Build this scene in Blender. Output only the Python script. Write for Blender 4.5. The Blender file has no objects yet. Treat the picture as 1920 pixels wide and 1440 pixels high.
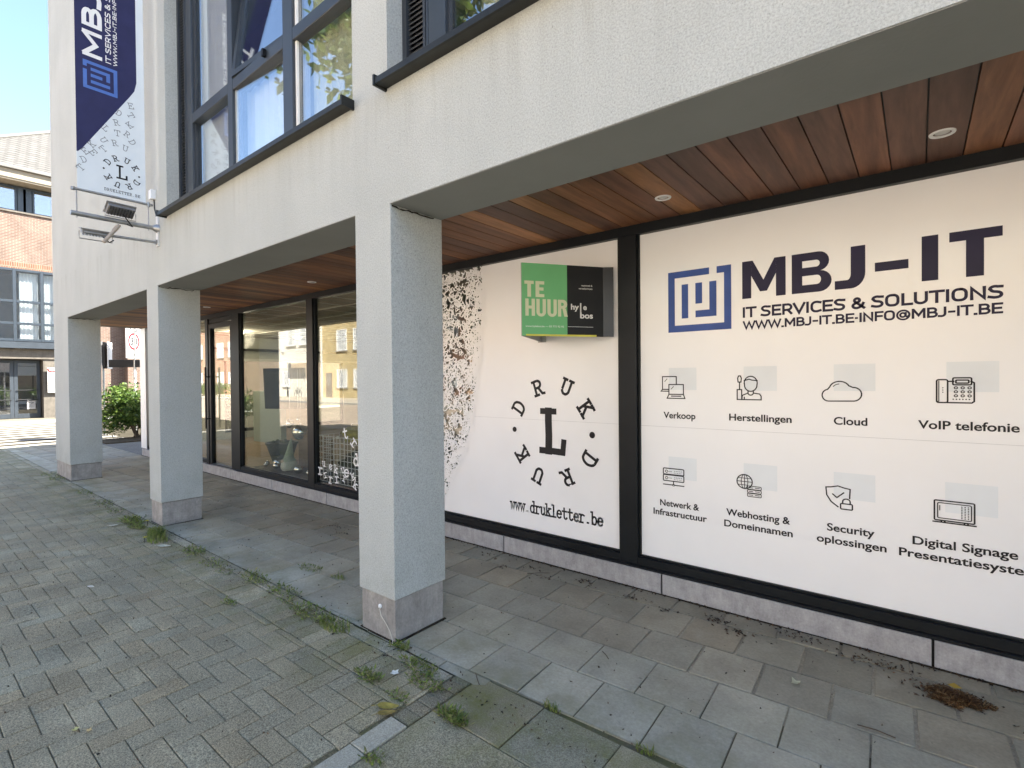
import bpy, bmesh, math, random
from mathutils import Vector, Matrix
R = math.radians
rnd = random.Random(11)
S = bpy.context.scene
COL = S.collection

# ------------------------------------------------------------------ camera
def make_camera():
    yaw, pit, rol = .675235, -.0104118, -.0089775
    d = Vector((-math.sin(yaw)*math.cos(pit), math.cos(yaw)*math.cos(pit), math.sin(pit)))
    r0 = Vector((math.cos(yaw), math.sin(yaw), 0)); u0 = r0.cross(d)
    r = math.cos(rol)*r0 + math.sin(rol)*u0
    u = -math.sin(rol)*r0 + math.cos(rol)*u0
    cd = bpy.data.cameras.new('camera'); co = bpy.data.objects.new('camera', cd); COL.objects.link(co)
    m = Matrix((r, u, -d)).transposed().to_4x4(); m.translation = (0, 0, 1.6)
    co.matrix_world = m
    cd.sensor_width = 36; cd.lens = 36*952.42/1920
    cd.clip_start = .05; cd.clip_end = 2000
    S.camera = co
make_camera()

# ------------------------------------------------------------------ sky, sun, exposure
SUN_EL, SUN_AZ = R(50), R(45)          # azimuth from +Y towards +X
W = bpy.data.worlds.new('World'); S.world = W; W.use_nodes = True
nt = W.node_tree; bg = nt.nodes['Background']
sky = nt.nodes.new('ShaderNodeTexSky'); sky.sky_type = 'NISHITA'; sky.sun_disc = False
sky.sun_elevation = SUN_EL; sky.sun_rotation = SUN_AZ
sky.air_density = 1.0; sky.dust_density = 1.3; sky.ozone_density = 1.8
nt.links.new(sky.outputs[0], bg.inputs[0]); bg.inputs[1].default_value = .078
sl = bpy.data.lights.new('sun', 'SUN'); sl.energy = 5.0; sl.angle = R(.5); sl.color = (1, .95, .86)
so = bpy.data.objects.new('sun', sl); COL.objects.link(so)
sd = Vector((math.sin(SUN_AZ)*math.cos(SUN_EL), math.cos(SUN_AZ)*math.cos(SUN_EL), math.sin(SUN_EL)))
so.rotation_euler = sd.to_track_quat('Z', 'Y').to_euler(); so.location = (0, 0, 30)
S.view_settings.view_transform = 'Standard'; S.view_settings.look = 'None'
S.view_settings.exposure = 2.78; S.view_settings.gamma = 1
S.cycles.max_bounces = 10; S.cycles.diffuse_bounces = 6; S.cycles.glossy_bounces = 5
S.cycles.transparent_max_bounces = 16

# ------------------------------------------------------------------ helpers
ORG = {}
class MB:
    def __init__(s): s.v = []; s.f = []; s.c = []
    def poly(s, pts, col=None):
        n = len(s.v); s.v += [tuple(p) for p in pts]; s.f.append(tuple(range(n, n+len(pts)))); s.c.append(col)
    def mesh(s, vs, fs, col=None):
        n = len(s.v); s.v += [tuple(p) for p in vs]
        for f in fs: s.f.append(tuple(i+n for i in f)); s.c.append(col)
    def box(s, x0, x1, y0, y1, z0, z1, col=None):
        if x0 > x1: x0, x1 = x1, x0
        if y0 > y1: y0, y1 = y1, y0
        if z0 > z1: z0, z1 = z1, z0
        vs = [(x0,y0,z0),(x1,y0,z0),(x1,y1,z0),(x0,y1,z0),(x0,y0,z1),(x1,y0,z1),(x1,y1,z1),(x0,y1,z1)]
        s.mesh(vs, [(0,3,2,1),(4,5,6,7),(0,1,5,4),(1,2,6,5),(2,3,7,6),(3,0,4,7)], col)
    def obox(s, c, hx, hy, hz, M, col=None):
        vs = [Vector(c) + M @ Vector((a*hx, b*hy, e*hz)) for e in (-1,1) for a, b in ((-1,-1),(1,-1),(1,1),(-1,1))]
        s.mesh(vs, [(0,3,2,1),(4,5,6,7),(0,1,5,4),(1,2,6,5),(2,3,7,6),(3,0,4,7)], col)
    def tube(s, pts, r, n=10, col=None, cap=True):
        pts = [Vector(p) for p in pts]; rr = r if isinstance(r, (list, tuple)) else [r]*len(pts)
        vs = []; fs = []
        for i, p in enumerate(pts):
            t = (pts[min(i+1, len(pts)-1)] - pts[max(i-1, 0)]).normalized()
            a = Vector((0,0,1)) if abs(t.z) < .9 else Vector((1,0,0))
            e1 = t.cross(a).normalized(); e2 = t.cross(e1)
            for k in range(n):
                w = 2*math.pi*k/n; vs.append(p + rr[i]*(math.cos(w)*e1 + math.sin(w)*e2))
        for i in range(len(pts)-1):
            for k in range(n):
                k2 = (k+1) % n; fs.append((i*n+k, i*n+k2, (i+1)*n+k2, (i+1)*n+k))
        if cap: fs.append(tuple(range(n-1, -1, -1))); fs.append(tuple((len(pts)-1)*n+k for k in range(n)))
        s.mesh(vs, fs, col)
    def ball(s, c, r, nu=16, nv=10, col=None, fn=None):
        c = Vector(c); vs = []; fs = []
        rx, ry, rz = r if isinstance(r, (list, tuple)) else (r, r, r)
        for j in range(nv+1):
            t = math.pi*j/nv
            for i in range(nu):
                p = 2*math.pi*i/nu
                d = Vector((math.sin(t)*math.cos(p)*rx, math.sin(t)*math.sin(p)*ry, math.cos(t)*rz))
                if fn: d = d*fn(d)
                vs.append(c+d)
        for j in range(nv):
            for i in range(nu):
                i2 = (i+1) % nu
                if j == 0: fs.append((i, nu+i, nu+i2)) if True else None
                elif j == nv-1: fs.append((j*nu+i, (j+1)*nu+i, j*nu+i2))
                else: fs.append((j*nu+i, (j+1)*nu+i, (j+1)*nu+i2, j*nu+i2))
        s.mesh(vs, fs, col)
    def lathe(s, c, prof, n=16, col=None):
        c = Vector(c); vs = []; fs = []
        for r, z in prof:
            for k in range(n):
                w = 2*math.pi*k/n; vs.append(c + Vector((r*math.cos(w), r*math.sin(w), z)))
        for i in range(len(prof)-1):
            for k in range(n):
                k2 = (k+1) % n; fs.append((i*n+k, i*n+k2, (i+1)*n+k2, (i+1)*n+k))
        fs.append(tuple(range(n-1,-1,-1))); fs.append(tuple((len(prof)-1)*n+k for k in range(n)))
        s.mesh(vs, fs, col)
    def build(s, name, mat, parent=None, smooth=False, bevel=0, org=None, segs=2, keep=None):
        if parent is not None: org = ORG[parent.name]
        elif org is None:
            xs, ys, zs = zip(*s.v); org = Vector(((min(xs)+max(xs))/2, (min(ys)+max(ys))/2, min(zs)))
        org = Vector(org)
        me = bpy.data.meshes.new(name)
        me.from_pydata([(a-org.x, b-org.y, c-org.z) for a, b, c in s.v], [], s.f)
        if any(c is not None for c in s.c):
            at = me.color_attributes.new('Col', 'FLOAT_COLOR', 'CORNER')
            i = 0
            for f, c in zip(s.f, s.c):
                c = c or (1, 1, 1)
                for _ in f: at.data[i].color = (c[0], c[1], c[2], 1); i += 1
        if bevel or True:
            bm = bmesh.new(); bm.from_mesh(me)
            if bevel:
                bm.normal_update()
                es = [e for e in bm.edges if len(e.link_faces) == 2 and e.calc_face_angle(0) > .5 and (keep is None or keep(e))]
                bmesh.ops.bevel(bm, geom=es, offset=bevel, segments=segs, profile=.6, affect='EDGES', clamp_overlap=True)
            bm.to_mesh(me); bm.free()
        me.update()
        me.materials.append(mat)
        if smooth:
            for p in me.polygons: p.use_smooth = True
            if smooth != 'all': me.set_sharp_from_angle(angle=R(40))
        o = bpy.data.objects.new(name, me); COL.objects.link(o)
        ORG[o.name] = org
        if parent is not None: o.parent = parent
        else: o.location = org
        return o

def tag(o, label=None, cat=None, group=None, kind=None):
    if label: o['label'] = label
    if cat: o['category'] = cat
    if group: o['group'] = group
    if kind: o['kind'] = kind
    return o
def thing(name, label, cat, loc=(0,0,0), group=None):
    o = bpy.data.objects.new(name, None); COL.objects.link(o); o.location = loc
    o.empty_display_size = .2; ORG[o.name] = Vector(loc)
    return tag(o, label, cat, group)
def dup(root, loc, rotz=0, label=None, scale=1):
    c = root.copy(); COL.objects.link(c); c.location = loc; c.rotation_euler = (0, 0, rotz); c.scale = (scale,)*3
    ORG[c.name] = Vector(loc)
    if label: c['label'] = label
    def rec(a, b):
        for ch in list(a.children):
            k = ch.copy(); COL.objects.link(k); k.parent = b; ORG[k.name] = Vector(loc); rec(ch, k)
    rec(root, c)
    return c

# ------------------------------------------------------------------ materials
class NT:
    def __init__(s, name):
        s.m = bpy.data.materials.new(name); s.m.use_nodes = True; s.t = s.m.node_tree
        s.b = s.t.nodes['Principled BSDF']; s.out = s.t.nodes['Material Output']
    def n(s, typ, **kw):
        x = s.t.nodes.new(typ)
        for k, v in kw.items(): setattr(x, k, v)
        return x
    def l(s, a, b): s.t.links.new(a, b)
    def set(s, sock, v):
        if hasattr(v, 'is_output') or isinstance(v, bpy.types.NodeSocket): s.l(v, sock)
        else: sock.default_value = v
    def coord(s, scale=(1,1,1), rot=(0,0,0), loc=(0,0,0)):
        tc = s.n('ShaderNodeTexCoord'); mp = s.n('ShaderNodeMapping'); s.l(tc.outputs['Object'], mp.inputs[0])
        mp.inputs['Scale'].default_value = scale; mp.inputs['Rotation'].default_value = rot; mp.inputs['Location'].default_value = loc
        return mp.outputs[0]
    def noise(s, vec, scale, detail=4, rough=.55, dist=0):
        x = s.n('ShaderNodeTexNoise'); s.l(vec, x.inputs['Vector']); x.inputs['Scale'].default_value = scale
        x.inputs['Detail'].default_value = detail; x.inputs['Roughness'].default_value = rough; x.inputs['Distortion'].default_value = dist
        return x.outputs['Fac']
    def ramp(s, fac, a, b, lo=0., hi=1.):
        x = s.n('ShaderNodeMapRange'); s.l(fac, x.inputs[0])
        x.inputs[1].default_value = a; x.inputs[2].default_value = b; x.inputs[3].default_value = lo; x.inputs[4].default_value = hi
        return x.outputs[0]
    def mix(s, fac, a, b, mode='MIX'):
        x = s.n('ShaderNodeMix', data_type='RGBA', blend_type=mode)
        s.set(x.inputs[0], fac)
        for sock, v in ((x.inputs[6], a), (x.inputs[7], b)):
            if isinstance(v, (tuple, list)): v = (v[0], v[1], v[2], 1)
            s.set(sock, v)
        return x.outputs[2]
    def math(s, op, a, b=0.):
        x = s.n('ShaderNodeMath', operation=op); s.set(x.inputs[0], a); s.set(x.inputs[1], b); return x.outputs[0]
    def scalecol(s, col, fac):      # colour * scalar socket
        c = s.n('ShaderNodeCombineColor')
        for i in range(3): s.l(fac, c.inputs[i])
        return s.mix(1., col, c.outputs[0], 'MULTIPLY')
    def attr(s, name='Col'):
        x = s.n('ShaderNodeAttribute'); x.attribute_name = name; return x.outputs['Color']
    def bump(s, h, strength, dist):
        x = s.n('ShaderNodeBump'); x.inputs['Strength'].default_value = strength; x.inputs['Distance'].default_value = dist
        s.l(h, x.inputs['Height']); s.l(x.outputs[0], s.b.inputs['Normal'])
    def done(s, col=None, rough=.6, spec=.5, metal=0):
        if col is not None:
            if isinstance(col, (tuple, list)): col = (col[0], col[1], col[2], 1)
            s.set(s.b.inputs['Base Color'], col)
        s.set(s.b.inputs['Roughness'], rough); s.b.inputs['Specular IOR Level'].default_value = spec
        s.b.inputs['Metallic'].default_value = metal
        return s.m

def plain(name, col, rough=.5, spec=.5, metal=0, var=.12, vs=6, bump=0, bs=80, attr=False):
    t = NT(name); v = t.coord()
    f = t.ramp(t.noise(v, vs, 5), .3, .7, 1-var, 1+var)
    base = t.attr() if attr else col
    c = t.scalecol(base, f)
    if bump: t.bump(t.noise(v, bs, 3), bump, .01)
    return t.done(c, rough, spec, metal)

def stucco(name, col):
    t = NT(name); v = t.coord()
    grain = t.noise(v, 120, 3, .75)
    patch = t.noise(v, 1.3, 4)
    streak = t.noise(t.coord((1.6, 1.6, .22)), 1.6, 5, .6)
    dirt = t.noise(v, 34, 3, .6)
    f = t.math('MULTIPLY', t.ramp(patch, .3, .75, 1.05, .93), t.ramp(streak, .45, .8, 1.02, .94))
    f = t.math('MULTIPLY', f, t.ramp(grain, .34, .60, .76, 1.09))
    c = t.scalecol(col, f)
    sp = t.ramp(t.noise(v, 75, 2, .5), .66, .72, 0, .5)
    c = t.mix(sp, c, (col[0]*.42, col[1]*.42, col[2]*.40))
    sp2 = t.math('MULTIPLY', t.ramp(dirt, .55, .75, 0, .22), t.ramp(streak, .4, .75, 0, 1))
    c = t.mix(sp2, c, (col[0]*.6, col[1]*.6, col[2]*.52))
    # rain streaks under the sills and splash dirt at the column feet
    sx = t.n('ShaderNodeSeparateXYZ'); tc = t.n('ShaderNodeTexCoord'); t.l(tc.outputs['Object'], sx.inputs[0]); z = sx.outputs[2]
    st = t.math('MULTIPLY', t.ramp(t.noise(t.coord((9, 9, .5)), 1.4, 4, .6), .48, .72, 0, 1), t.math('MULTIPLY', t.ramp(z, 2.75, 3.3, 0, .30), t.ramp(z, 3.34, 3.36, 1, 0)))
    c = t.mix(st, c, (col[0]*.55, col[1]*.50, col[2]*.46))
    sp3 = t.math('MULTIPLY', t.ramp(z, .75, .25, 0, .34), t.ramp(t.noise(v, 7, 5, .7), .42, .68, 0, 1))
    c = t.mix(sp3, c, (col[0]*.55, col[1]*.55, col[2]*.48))
    t.bump(grain, .55, .006)
    return t.done(c, .9, .2)

def stone(name, col, sc=1.0, var=.25, bump=.2, rough=.7):
    t = NT(name); v = t.coord()
    a = t.noise(v, 9*sc, 6, .65); b = t.noise(v, 60*sc, 4, .7); k = t.noise(t.coord((6,6,1)), 3*sc, 5, .7)
    f = t.math('MULTIPLY', t.ramp(a, .3, .72, 1-var, 1+var), t.ramp(b, .3, .7, .86, 1.14))
    f = t.math('MULTIPLY', f, t.ramp(k, .4, .8, 1.05, .72))
    c = t.scalecol(col, f)
    c = t.mix(t.ramp(t.noise(v, 26*sc, 2), .70, .76, 0, .18), c, (col[0]*1.9, col[1]*1.9, col[2]*1.85))
    t.bump(b, bump, .005)
    return t.done(c, rough, .4)

def paver_mat(name, speck=1., moss=None, grain=240, stain=.23):
    """per-block colour attribute, speckled aggregate, sparse moss"""
    t = NT(name); v = t.coord()
    g = t.noise(v, grain, 2, .8); g2 = t.noise(v, grain*.42, 3, .7); p = t.noise(v, 2.2, 5, .6)
    f = t.math('MULTIPLY', t.ramp(g, .36, .64, 1-.50*speck, 1+.52*speck), t.ramp(g2, .3, .7, 1-.24*speck, 1+.24*speck))
    f = t.math('MULTIPLY', f, t.ramp(p, .3, .72, 1-stain, 1+stain))
    c = t.scalecol(t.attr(), f)
    # dark blotches of old gum and dirt
    c = t.mix(t.ramp(t.noise(v, 14, 2), .69, .75, 0, .35), c, (.035, .034, .03))
    if moss:
        y0, y1, y2, y3, amt = moss
        sx = t.n('ShaderNodeSeparateXYZ'); tc = t.n('ShaderNodeTexCoord'); t.l(tc.outputs['Object'], sx.inputs[0])
        m = t.math('MULTIPLY', t.ramp(sx.outputs[1], y0, y1, 0, 1), t.ramp(sx.outputs[1], y2, y3, 1, 0))
        m = t.math('MULTIPLY', m, t.ramp(t.noise(v, 3.2, 6, .7), .42, .66, 0, amt))
        m = t.math('MULTIPLY', m, t.ramp(g2, .3, .6, .5, 1))
        c = t.mix(m, c, (.13, .135, .030))
    t.bump(g2, .5, .004)
    return t.done(c, .85, .3)

def brick(name, c1, c2, mortar, axis='X', w=.21, h=.065, m=.010, var=.25):
    """axis: the wall's normal"""
    t = NT(name); tc = t.n('ShaderNodeTexCoord'); sx = t.n('ShaderNodeSeparateXYZ'); t.l(tc.outputs['Object'], sx.inputs[0])
    cx = t.n('ShaderNodeCombineXYZ'); t.l(sx.outputs[1 if axis == 'X' else 0], cx.inputs[0]); t.l(sx.outputs[2], cx.inputs[1])
    b = t.n('ShaderNodeTexBrick'); t.l(cx.outputs[0], b.inputs['Vector'])
    b.inputs['Scale'].default_value = 1; b.inputs['Brick Width'].default_value = w; b.inputs['Row Height'].default_value = h
    b.inputs['Mortar Size'].default_value = m; b.inputs['Mortar Smooth'].default_value = .2; b.inputs['Bias'].default_value = 0
    for k, c in ((1, c1), (2, c2), (3, mortar)): b.inputs[k].default_value = (*c, 1)
    v = t.coord(); f = t.ramp(t.noise(v, 1.1, 6, .7), .3, .7, 1-var, 1+var)
    f = t.math('MULTIPLY', f, t.ramp(t.noise(v, 22, 3), .3, .7, .85, 1.15))
    c = t.scalecol(b.outputs[0], f)
    t.bump(b.outputs['Fac'], -.6, .01)
    return t.done(c, .85, .25)

def wood_mat(name, along='Y'):
    t = NT(name)
    s = {'Y': (1, .09, 1), 'Z': (1, 1, .09)}[along]
    v = t.coord(s); g = t.noise(v, 26, 6, .65, .4); g2 = t.noise(v, 7, 4, .6, 1.2)
    f = t.math('MULTIPLY', t.ramp(g, .3, .7, .70, 1.25), t.ramp(g2, .3, .7, .72, 1.25))
    c = t.scalecol(t.attr(), f)
    t.bump(g, .15, .004)
    return t.done(c, .56, .35)

def glass_mat(name, tint=(.93, .95, .93), f0=.055, boost=1.0):
    t = NT(name); t.t.nodes.remove(t.b)
    lw = t.n('ShaderNodeLayerWeight'); lw.inputs['Blend'].default_value = .5
    p = t.math('POWER', lw.outputs['Facing'], 4.2)
    fac = t.math('ADD', t.math('MULTIPLY', p, (1-f0)*boost), f0)
    fac = t.math('MINIMUM', fac, 1.)
    tr = t.n('ShaderNodeBsdfTransparent'); tr.inputs[0].default_value = (*tint, 1)
    gl = t.n('ShaderNodeBsdfGlossy'); gl.inputs['Roughness'].default_value = .004; gl.inputs[0].default_value = (1, 1, 1, 1)
    mx = t.n('ShaderNodeMixShader'); t.l(fac, mx.inputs[0]); t.l(tr.outputs[0], mx.inputs[1]); t.l(gl.outputs[0], mx.inputs[2])
    t.l(mx.outputs[0], t.out.inputs[0])
    return t.m

def leaf_mat(name):
    t = NT(name); v = t.coord()
    c = t.scalecol(t.attr(), t.ramp(t.noise(v, 3, 3), .3, .7, .7, 1.3))
    t.b.inputs['Transmission Weight'].default_value = 0
    t.b.inputs['Subsurface Weight'].default_value = 0
    m = t.done(c, .5, .35)
    tl = t.n('ShaderNodeBsdfTranslucent'); t.l(c, tl.inputs[0])
    mx = t.n('ShaderNodeMixShader'); mx.inputs[0].default_value = .35
    t.l(t.b.outputs[0], mx.inputs[1]); t.l(tl.outputs[0], mx.inputs[2]); t.l(mx.outputs[0], t.out.inputs[0])
    return m

def emit(name, col, st):
    t = NT(name); t.b.inputs['Emission Color'].default_value = (*col, 1); t.b.inputs['Emission Strength'].default_value = st
    return t.done(col, .5)

M = {}
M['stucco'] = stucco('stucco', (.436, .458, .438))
M['base'] = stone('column_stone', (.30, .285, .265), 1.0, .22)
M['soffit'] = plain('soffit_grey', (.235,.245,.228), .75, .25, var=.06, vs=2, bump=.1, bs=60)  # even grey for the beam underside, darker and smoother than the stucco
M['plinth'] = stone('plinth_stone', (.36, .352, .35), 1.2, .2)
M['frame'] = plain('anthracite_frame', (.006, .008, .010), .42, .3, var=.2, vs=3)
M['frame2'] = plain('slate_frame', (.030, .038, .047), .42, .5, var=.15, vs=3)
M['sill'] = plain('dark_sill', (.010, .012, .011), .5, .4, var=.5, vs=14)
M['grille'] = plain('grille', (.030, .036, .044), .5, .4)
M['black'] = plain('black', (.006, .006, .007), .5, .3)
M['vinyl'] = plain('white_vinyl', (.88, .875, .865), .30, .5, var=.02, vs=2)
M['ink'] = plain('dark_ink', (.012, .011, .013), .5, .3)
M['navy'] = plain('navy_ink', (.013, .010, .040), .5, .3)
M['blue'] = plain('blue_ink', (.040, .085, .30), .5, .3)
M['tint'] = plain('pale_blue_print', (.785, .812, .82), .5, .3, var=.02)
M['seam'] = plain('seam', (.55, .55, .54), .5, .3)
M['white'] = plain('white_plastic', (.78, .78, .76), .4, .4, var=.05)
M['wood'] = wood_mat('cedar_planks')
M['glass'] = glass_mat('shop_glass', (.90, .91, .87), .075, 1.0)
M['glass_up'] = glass_mat('window_glass', (.88, .91, .92), .20, 1.1)
M['metal'] = plain('galvanised_steel', (.34, .34, .33), .42, .5, metal=.8, var=.2, vs=12)
M['leaf'] = leaf_mat('foliage'); M['bark'] = plain('bark', (.10, .08, .06), .9, .2, var=.4, vs=8, bump=.5, bs=20)

# ------------------------------------------------------------------ lettering
_tc = {}
def glyphs(body, bold=0., spacing=1.):
    k = (body, bold, spacing)
    if k not in _tc:
        cu = bpy.data.curves.new('t', 'FONT'); cu.body = body; cu.size = 1; cu.offset = bold; cu.resolution_u = 5; cu.space_character = spacing
        o = bpy.data.objects.new('t', cu); COL.objects.link(o)
        dg = bpy.context.evaluated_depsgraph_get(); dg.update()
        me = bpy.data.meshes.new_from_object(o.evaluated_get(dg))
        _tc[k] = ([(a.co.x, a.co.y) for a in me.vertices], [tuple(p.vertices) for p in me.polygons])
        bpy.data.objects.remove(o); bpy.data.curves.remove(cu); bpy.data.meshes.remove(me)
    return _tc[k]
def caph(bold=0.):
    vs, _ = glyphs('H', bold); return min(v[1] for v in vs), max(v[1] for v in vs)
def text(mb, body, mp, u0, u1, v0, v1, bold=0., shear=0., off=0., spacing=1.):
    """baseline v0, capital height up to v1, width fitted to u0..u1; mp(u, v, off) -> 3D"""
    vs, fs = glyphs(body, bold, spacing); b0, b1 = caph(bold)
    xa = min(v[0] for v in vs); xb = max(v[0] for v in vs)
    su = (u1-u0)/(xb-xa); sv = (v1-v0)/(b1-b0)
    mb.mesh([mp(u0+(x-xa)*su + shear*(y-b0)*sv, v0+(y-b0)*sv, off) for x, y in vs], fs)
_k = [0]
def stroke(mb, pts, w, mp, closed=False, off=0., col=None):
    """flat ribbon along a polyline, mitred joints"""
    _k[0] = (_k[0]+1) % 7; off += _k[0]*.00012
    P = [Vector((p[0], p[1])) for p in pts]; n = len(P); L = []; Rr = []
    for i in range(n):
        a = P[i]-P[i-1] if (i > 0 or closed) else None
        b = P[(i+1) % n]-P[i] if (i < n-1 or closed) else None
        if a is None or a.length < 1e-9: a = b
        if b is None or b.length < 1e-9: b = a
        a = a.normalized(); b = b.normalized()
        na = Vector((-a.y, a.x)); nb = Vector((-b.y, b.x)); m = na+nb
        if m.length < .3: m = na
        m.normalize(); k = w/2/max(.45, m.dot(na))
        q = P[i].copy()
        if not closed and i == 0: q -= a*w*.45
        if not closed and i == n-1: q += b*w*.45
        L.append(q+m*k); Rr.append(q-m*k)
    rng = range(n if closed else n-1)
    for i in rng:
        j = (i+1) % n
        mb.poly([mp(*L[i], off), mp(*Rr[i], off), mp(*Rr[j], off), mp(*L[j], off)], col)
def arc(cx, cy, rx, ry, a0, a1, n=12):
    return [(cx+rx*math.cos(R(a0+(a1-a0)*i/n)), cy+ry*math.sin(R(a0+(a1-a0)*i/n))) for i in range(n+1)]
def rrect(x0, x1, y0, y1, r):
    return arc(x1-r,y1-r,r,r,0,90,4)+arc(x0+r,y1-r,r,r,90,180,4)+arc(x0+r,y0+r,r,r,180,270,4)+arc(x1-r,y0+r,r,r,270,360,4)
def disc(mb, c, r, mp, off=0., n=16): mb.poly([mp(*p, off) for p in arc(c[0], c[1], r, r, 0, 360, n)[:-1]])
# slab-serif typewriter letters, stroked; unit height
TW = {
 'D': [[(0,1),(.12,1),(.4,1)]+arc(.38,.5,.36,.5,90,-90)+[(0,0)], [(.14,1),(.14,0)]],
 'R': [[(0,1),(.42,1)]+arc(.42,.75,.26,.25,90,-90,8)+[(.14,.5)], [(.14,1),(.14,0)], [(0,0),(.32,0)], [(.42,.5),(.66,.02),(.84,0)]],
 'U': [[(0,1),(.3,1)], [(.54,1),(.84,1)], [(.14,1),(.14,.3)]+arc(.42,.3,.28,.3,180,360,10)+[(.7,1)]],
 'K': [[(0,1),(.32,1)], [(.14,1),(.14,0)], [(0,0),(.32,0)], [(.68,1),(.16,.42)], [(.5,1),(.82,1)], [(.34,.6),(.7,0)], [(.54,0),(.86,0)]],
 'L': [[(0,1),(.46,1)], [(.22,1),(.22,0)], [(0,0),(.8,0),(.8,.26)]],
 'E': [[(0,1),(.76,1),(.76,.78)], [(.14,1),(.14,0)], [(0,0),(.8,0),(.8,.24)], [(.14,.52),(.5,.52)], [(.5,.64),(.5,.4)]],
 'T': [[(0,.74),(0,1),(.84,1),(.84,.74)], [(.42,1),(.42,0)], [(.24,0),(.6,0)]],
 'B': [[(0,1),(.42,1)]+arc(.42,.75,.26,.25,90,-90,8)+arc(.42,.25,.32,.25,90,-90,8)+[(0,0)], [(.14,1),(.14,0)], [(.14,.5),(.42,.5)]],
 'd': [[(.42,1),(.6,1),(.6,0),(.76,0)], arc(.34,.32,.27,.32,0,360,14)],
 'b': [[(0,1),(.16,1),(.16,.02)], arc(.42,.32,.27,.32,0,360,14)],
 'r': [[(.02,.64),(.22,.64),(.22,0)], [(0,0),(.5,0)], [(.22,.4)]+arc(.48,.4,.26,.24,170,50,6)],
 'u': [[(0,.64),(.16,.64),(.16,.2)]+arc(.36,.2,.2,.2,180,330,6), [(.46,.64),(.62,.64),(.62,0),(.78,0)]],
 'k': [[(0,1),(.16,1),(.16,0)], [(0,0),(.32,0)], [(.62,.64),(.16,.26)], [(.44,.64),(.76,.64)], [(.34,.4),(.66,0)], [(.5,0),(.8,0)]],
 'l': [[(.14,1),(.38,1),(.38,0)], [(.08,0),(.68,0)]],
 'e': [[(.1,.34),(.68,.34)]+arc(.39,.32,.3,.32,5,320,14)],
 't': [[(.3,.9),(.3,.2)]+arc(.5,.2,.2,.2,180,330,6), [(.06,.64),(.62,.64)]],
 'w': [[(.0,.64),(.2,.64)], [(.56,.64),(.8,.64)], [(.1,.64),(.24,0),(.4,.5),(.56,0),(.7,.64)]],
 '.': [[(.30,.05),(.42,.05)]],
 'x': [[(.1,.64),(.66,0)], [(.66,.64),(.1,0)], [(0,0),(.26,0)], [(.5,0),(.8,0)], [(.02,.64),(.26,.64)], [(.5,.64),(.76,.64)]],
}
def tw(mb, ch, c, h, ang, mp, w=.13, off=0., wide=1., jit=0., col=None):
    """letter centred on c, height h, turned by ang degrees"""
    ca, sa = math.cos(R(ang)), math.sin(R(ang))
    for pl in TW[ch]:
        q = []
        for x, y in pl:
            x = (x-.42)*h*wide + (rnd.uniform(-jit, jit) if jit else 0); y = (y-.5)*h + (rnd.uniform(-jit, jit) if jit else 0)
            q.append((c[0]+x*ca-y*sa, c[1]+x*sa+y*ca))
        stroke(mb, q, w*h, mp, off=off, col=col)
def twline(mb, s, u0, u1, v0, h, mp, w=.12, wide=1.):
    n = len(s); step = (u1-u0-.8*h*wide)/(n-1)
    for i, ch in enumerate(s): tw(mb, ch, (u0+.4*h*wide+i*step, v0+h/2), h, 0, mp, w, wide=wide)
def front(y): return lambda u, v, off=0.: (u, y-off, v)      # a face looking at -Y

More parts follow.
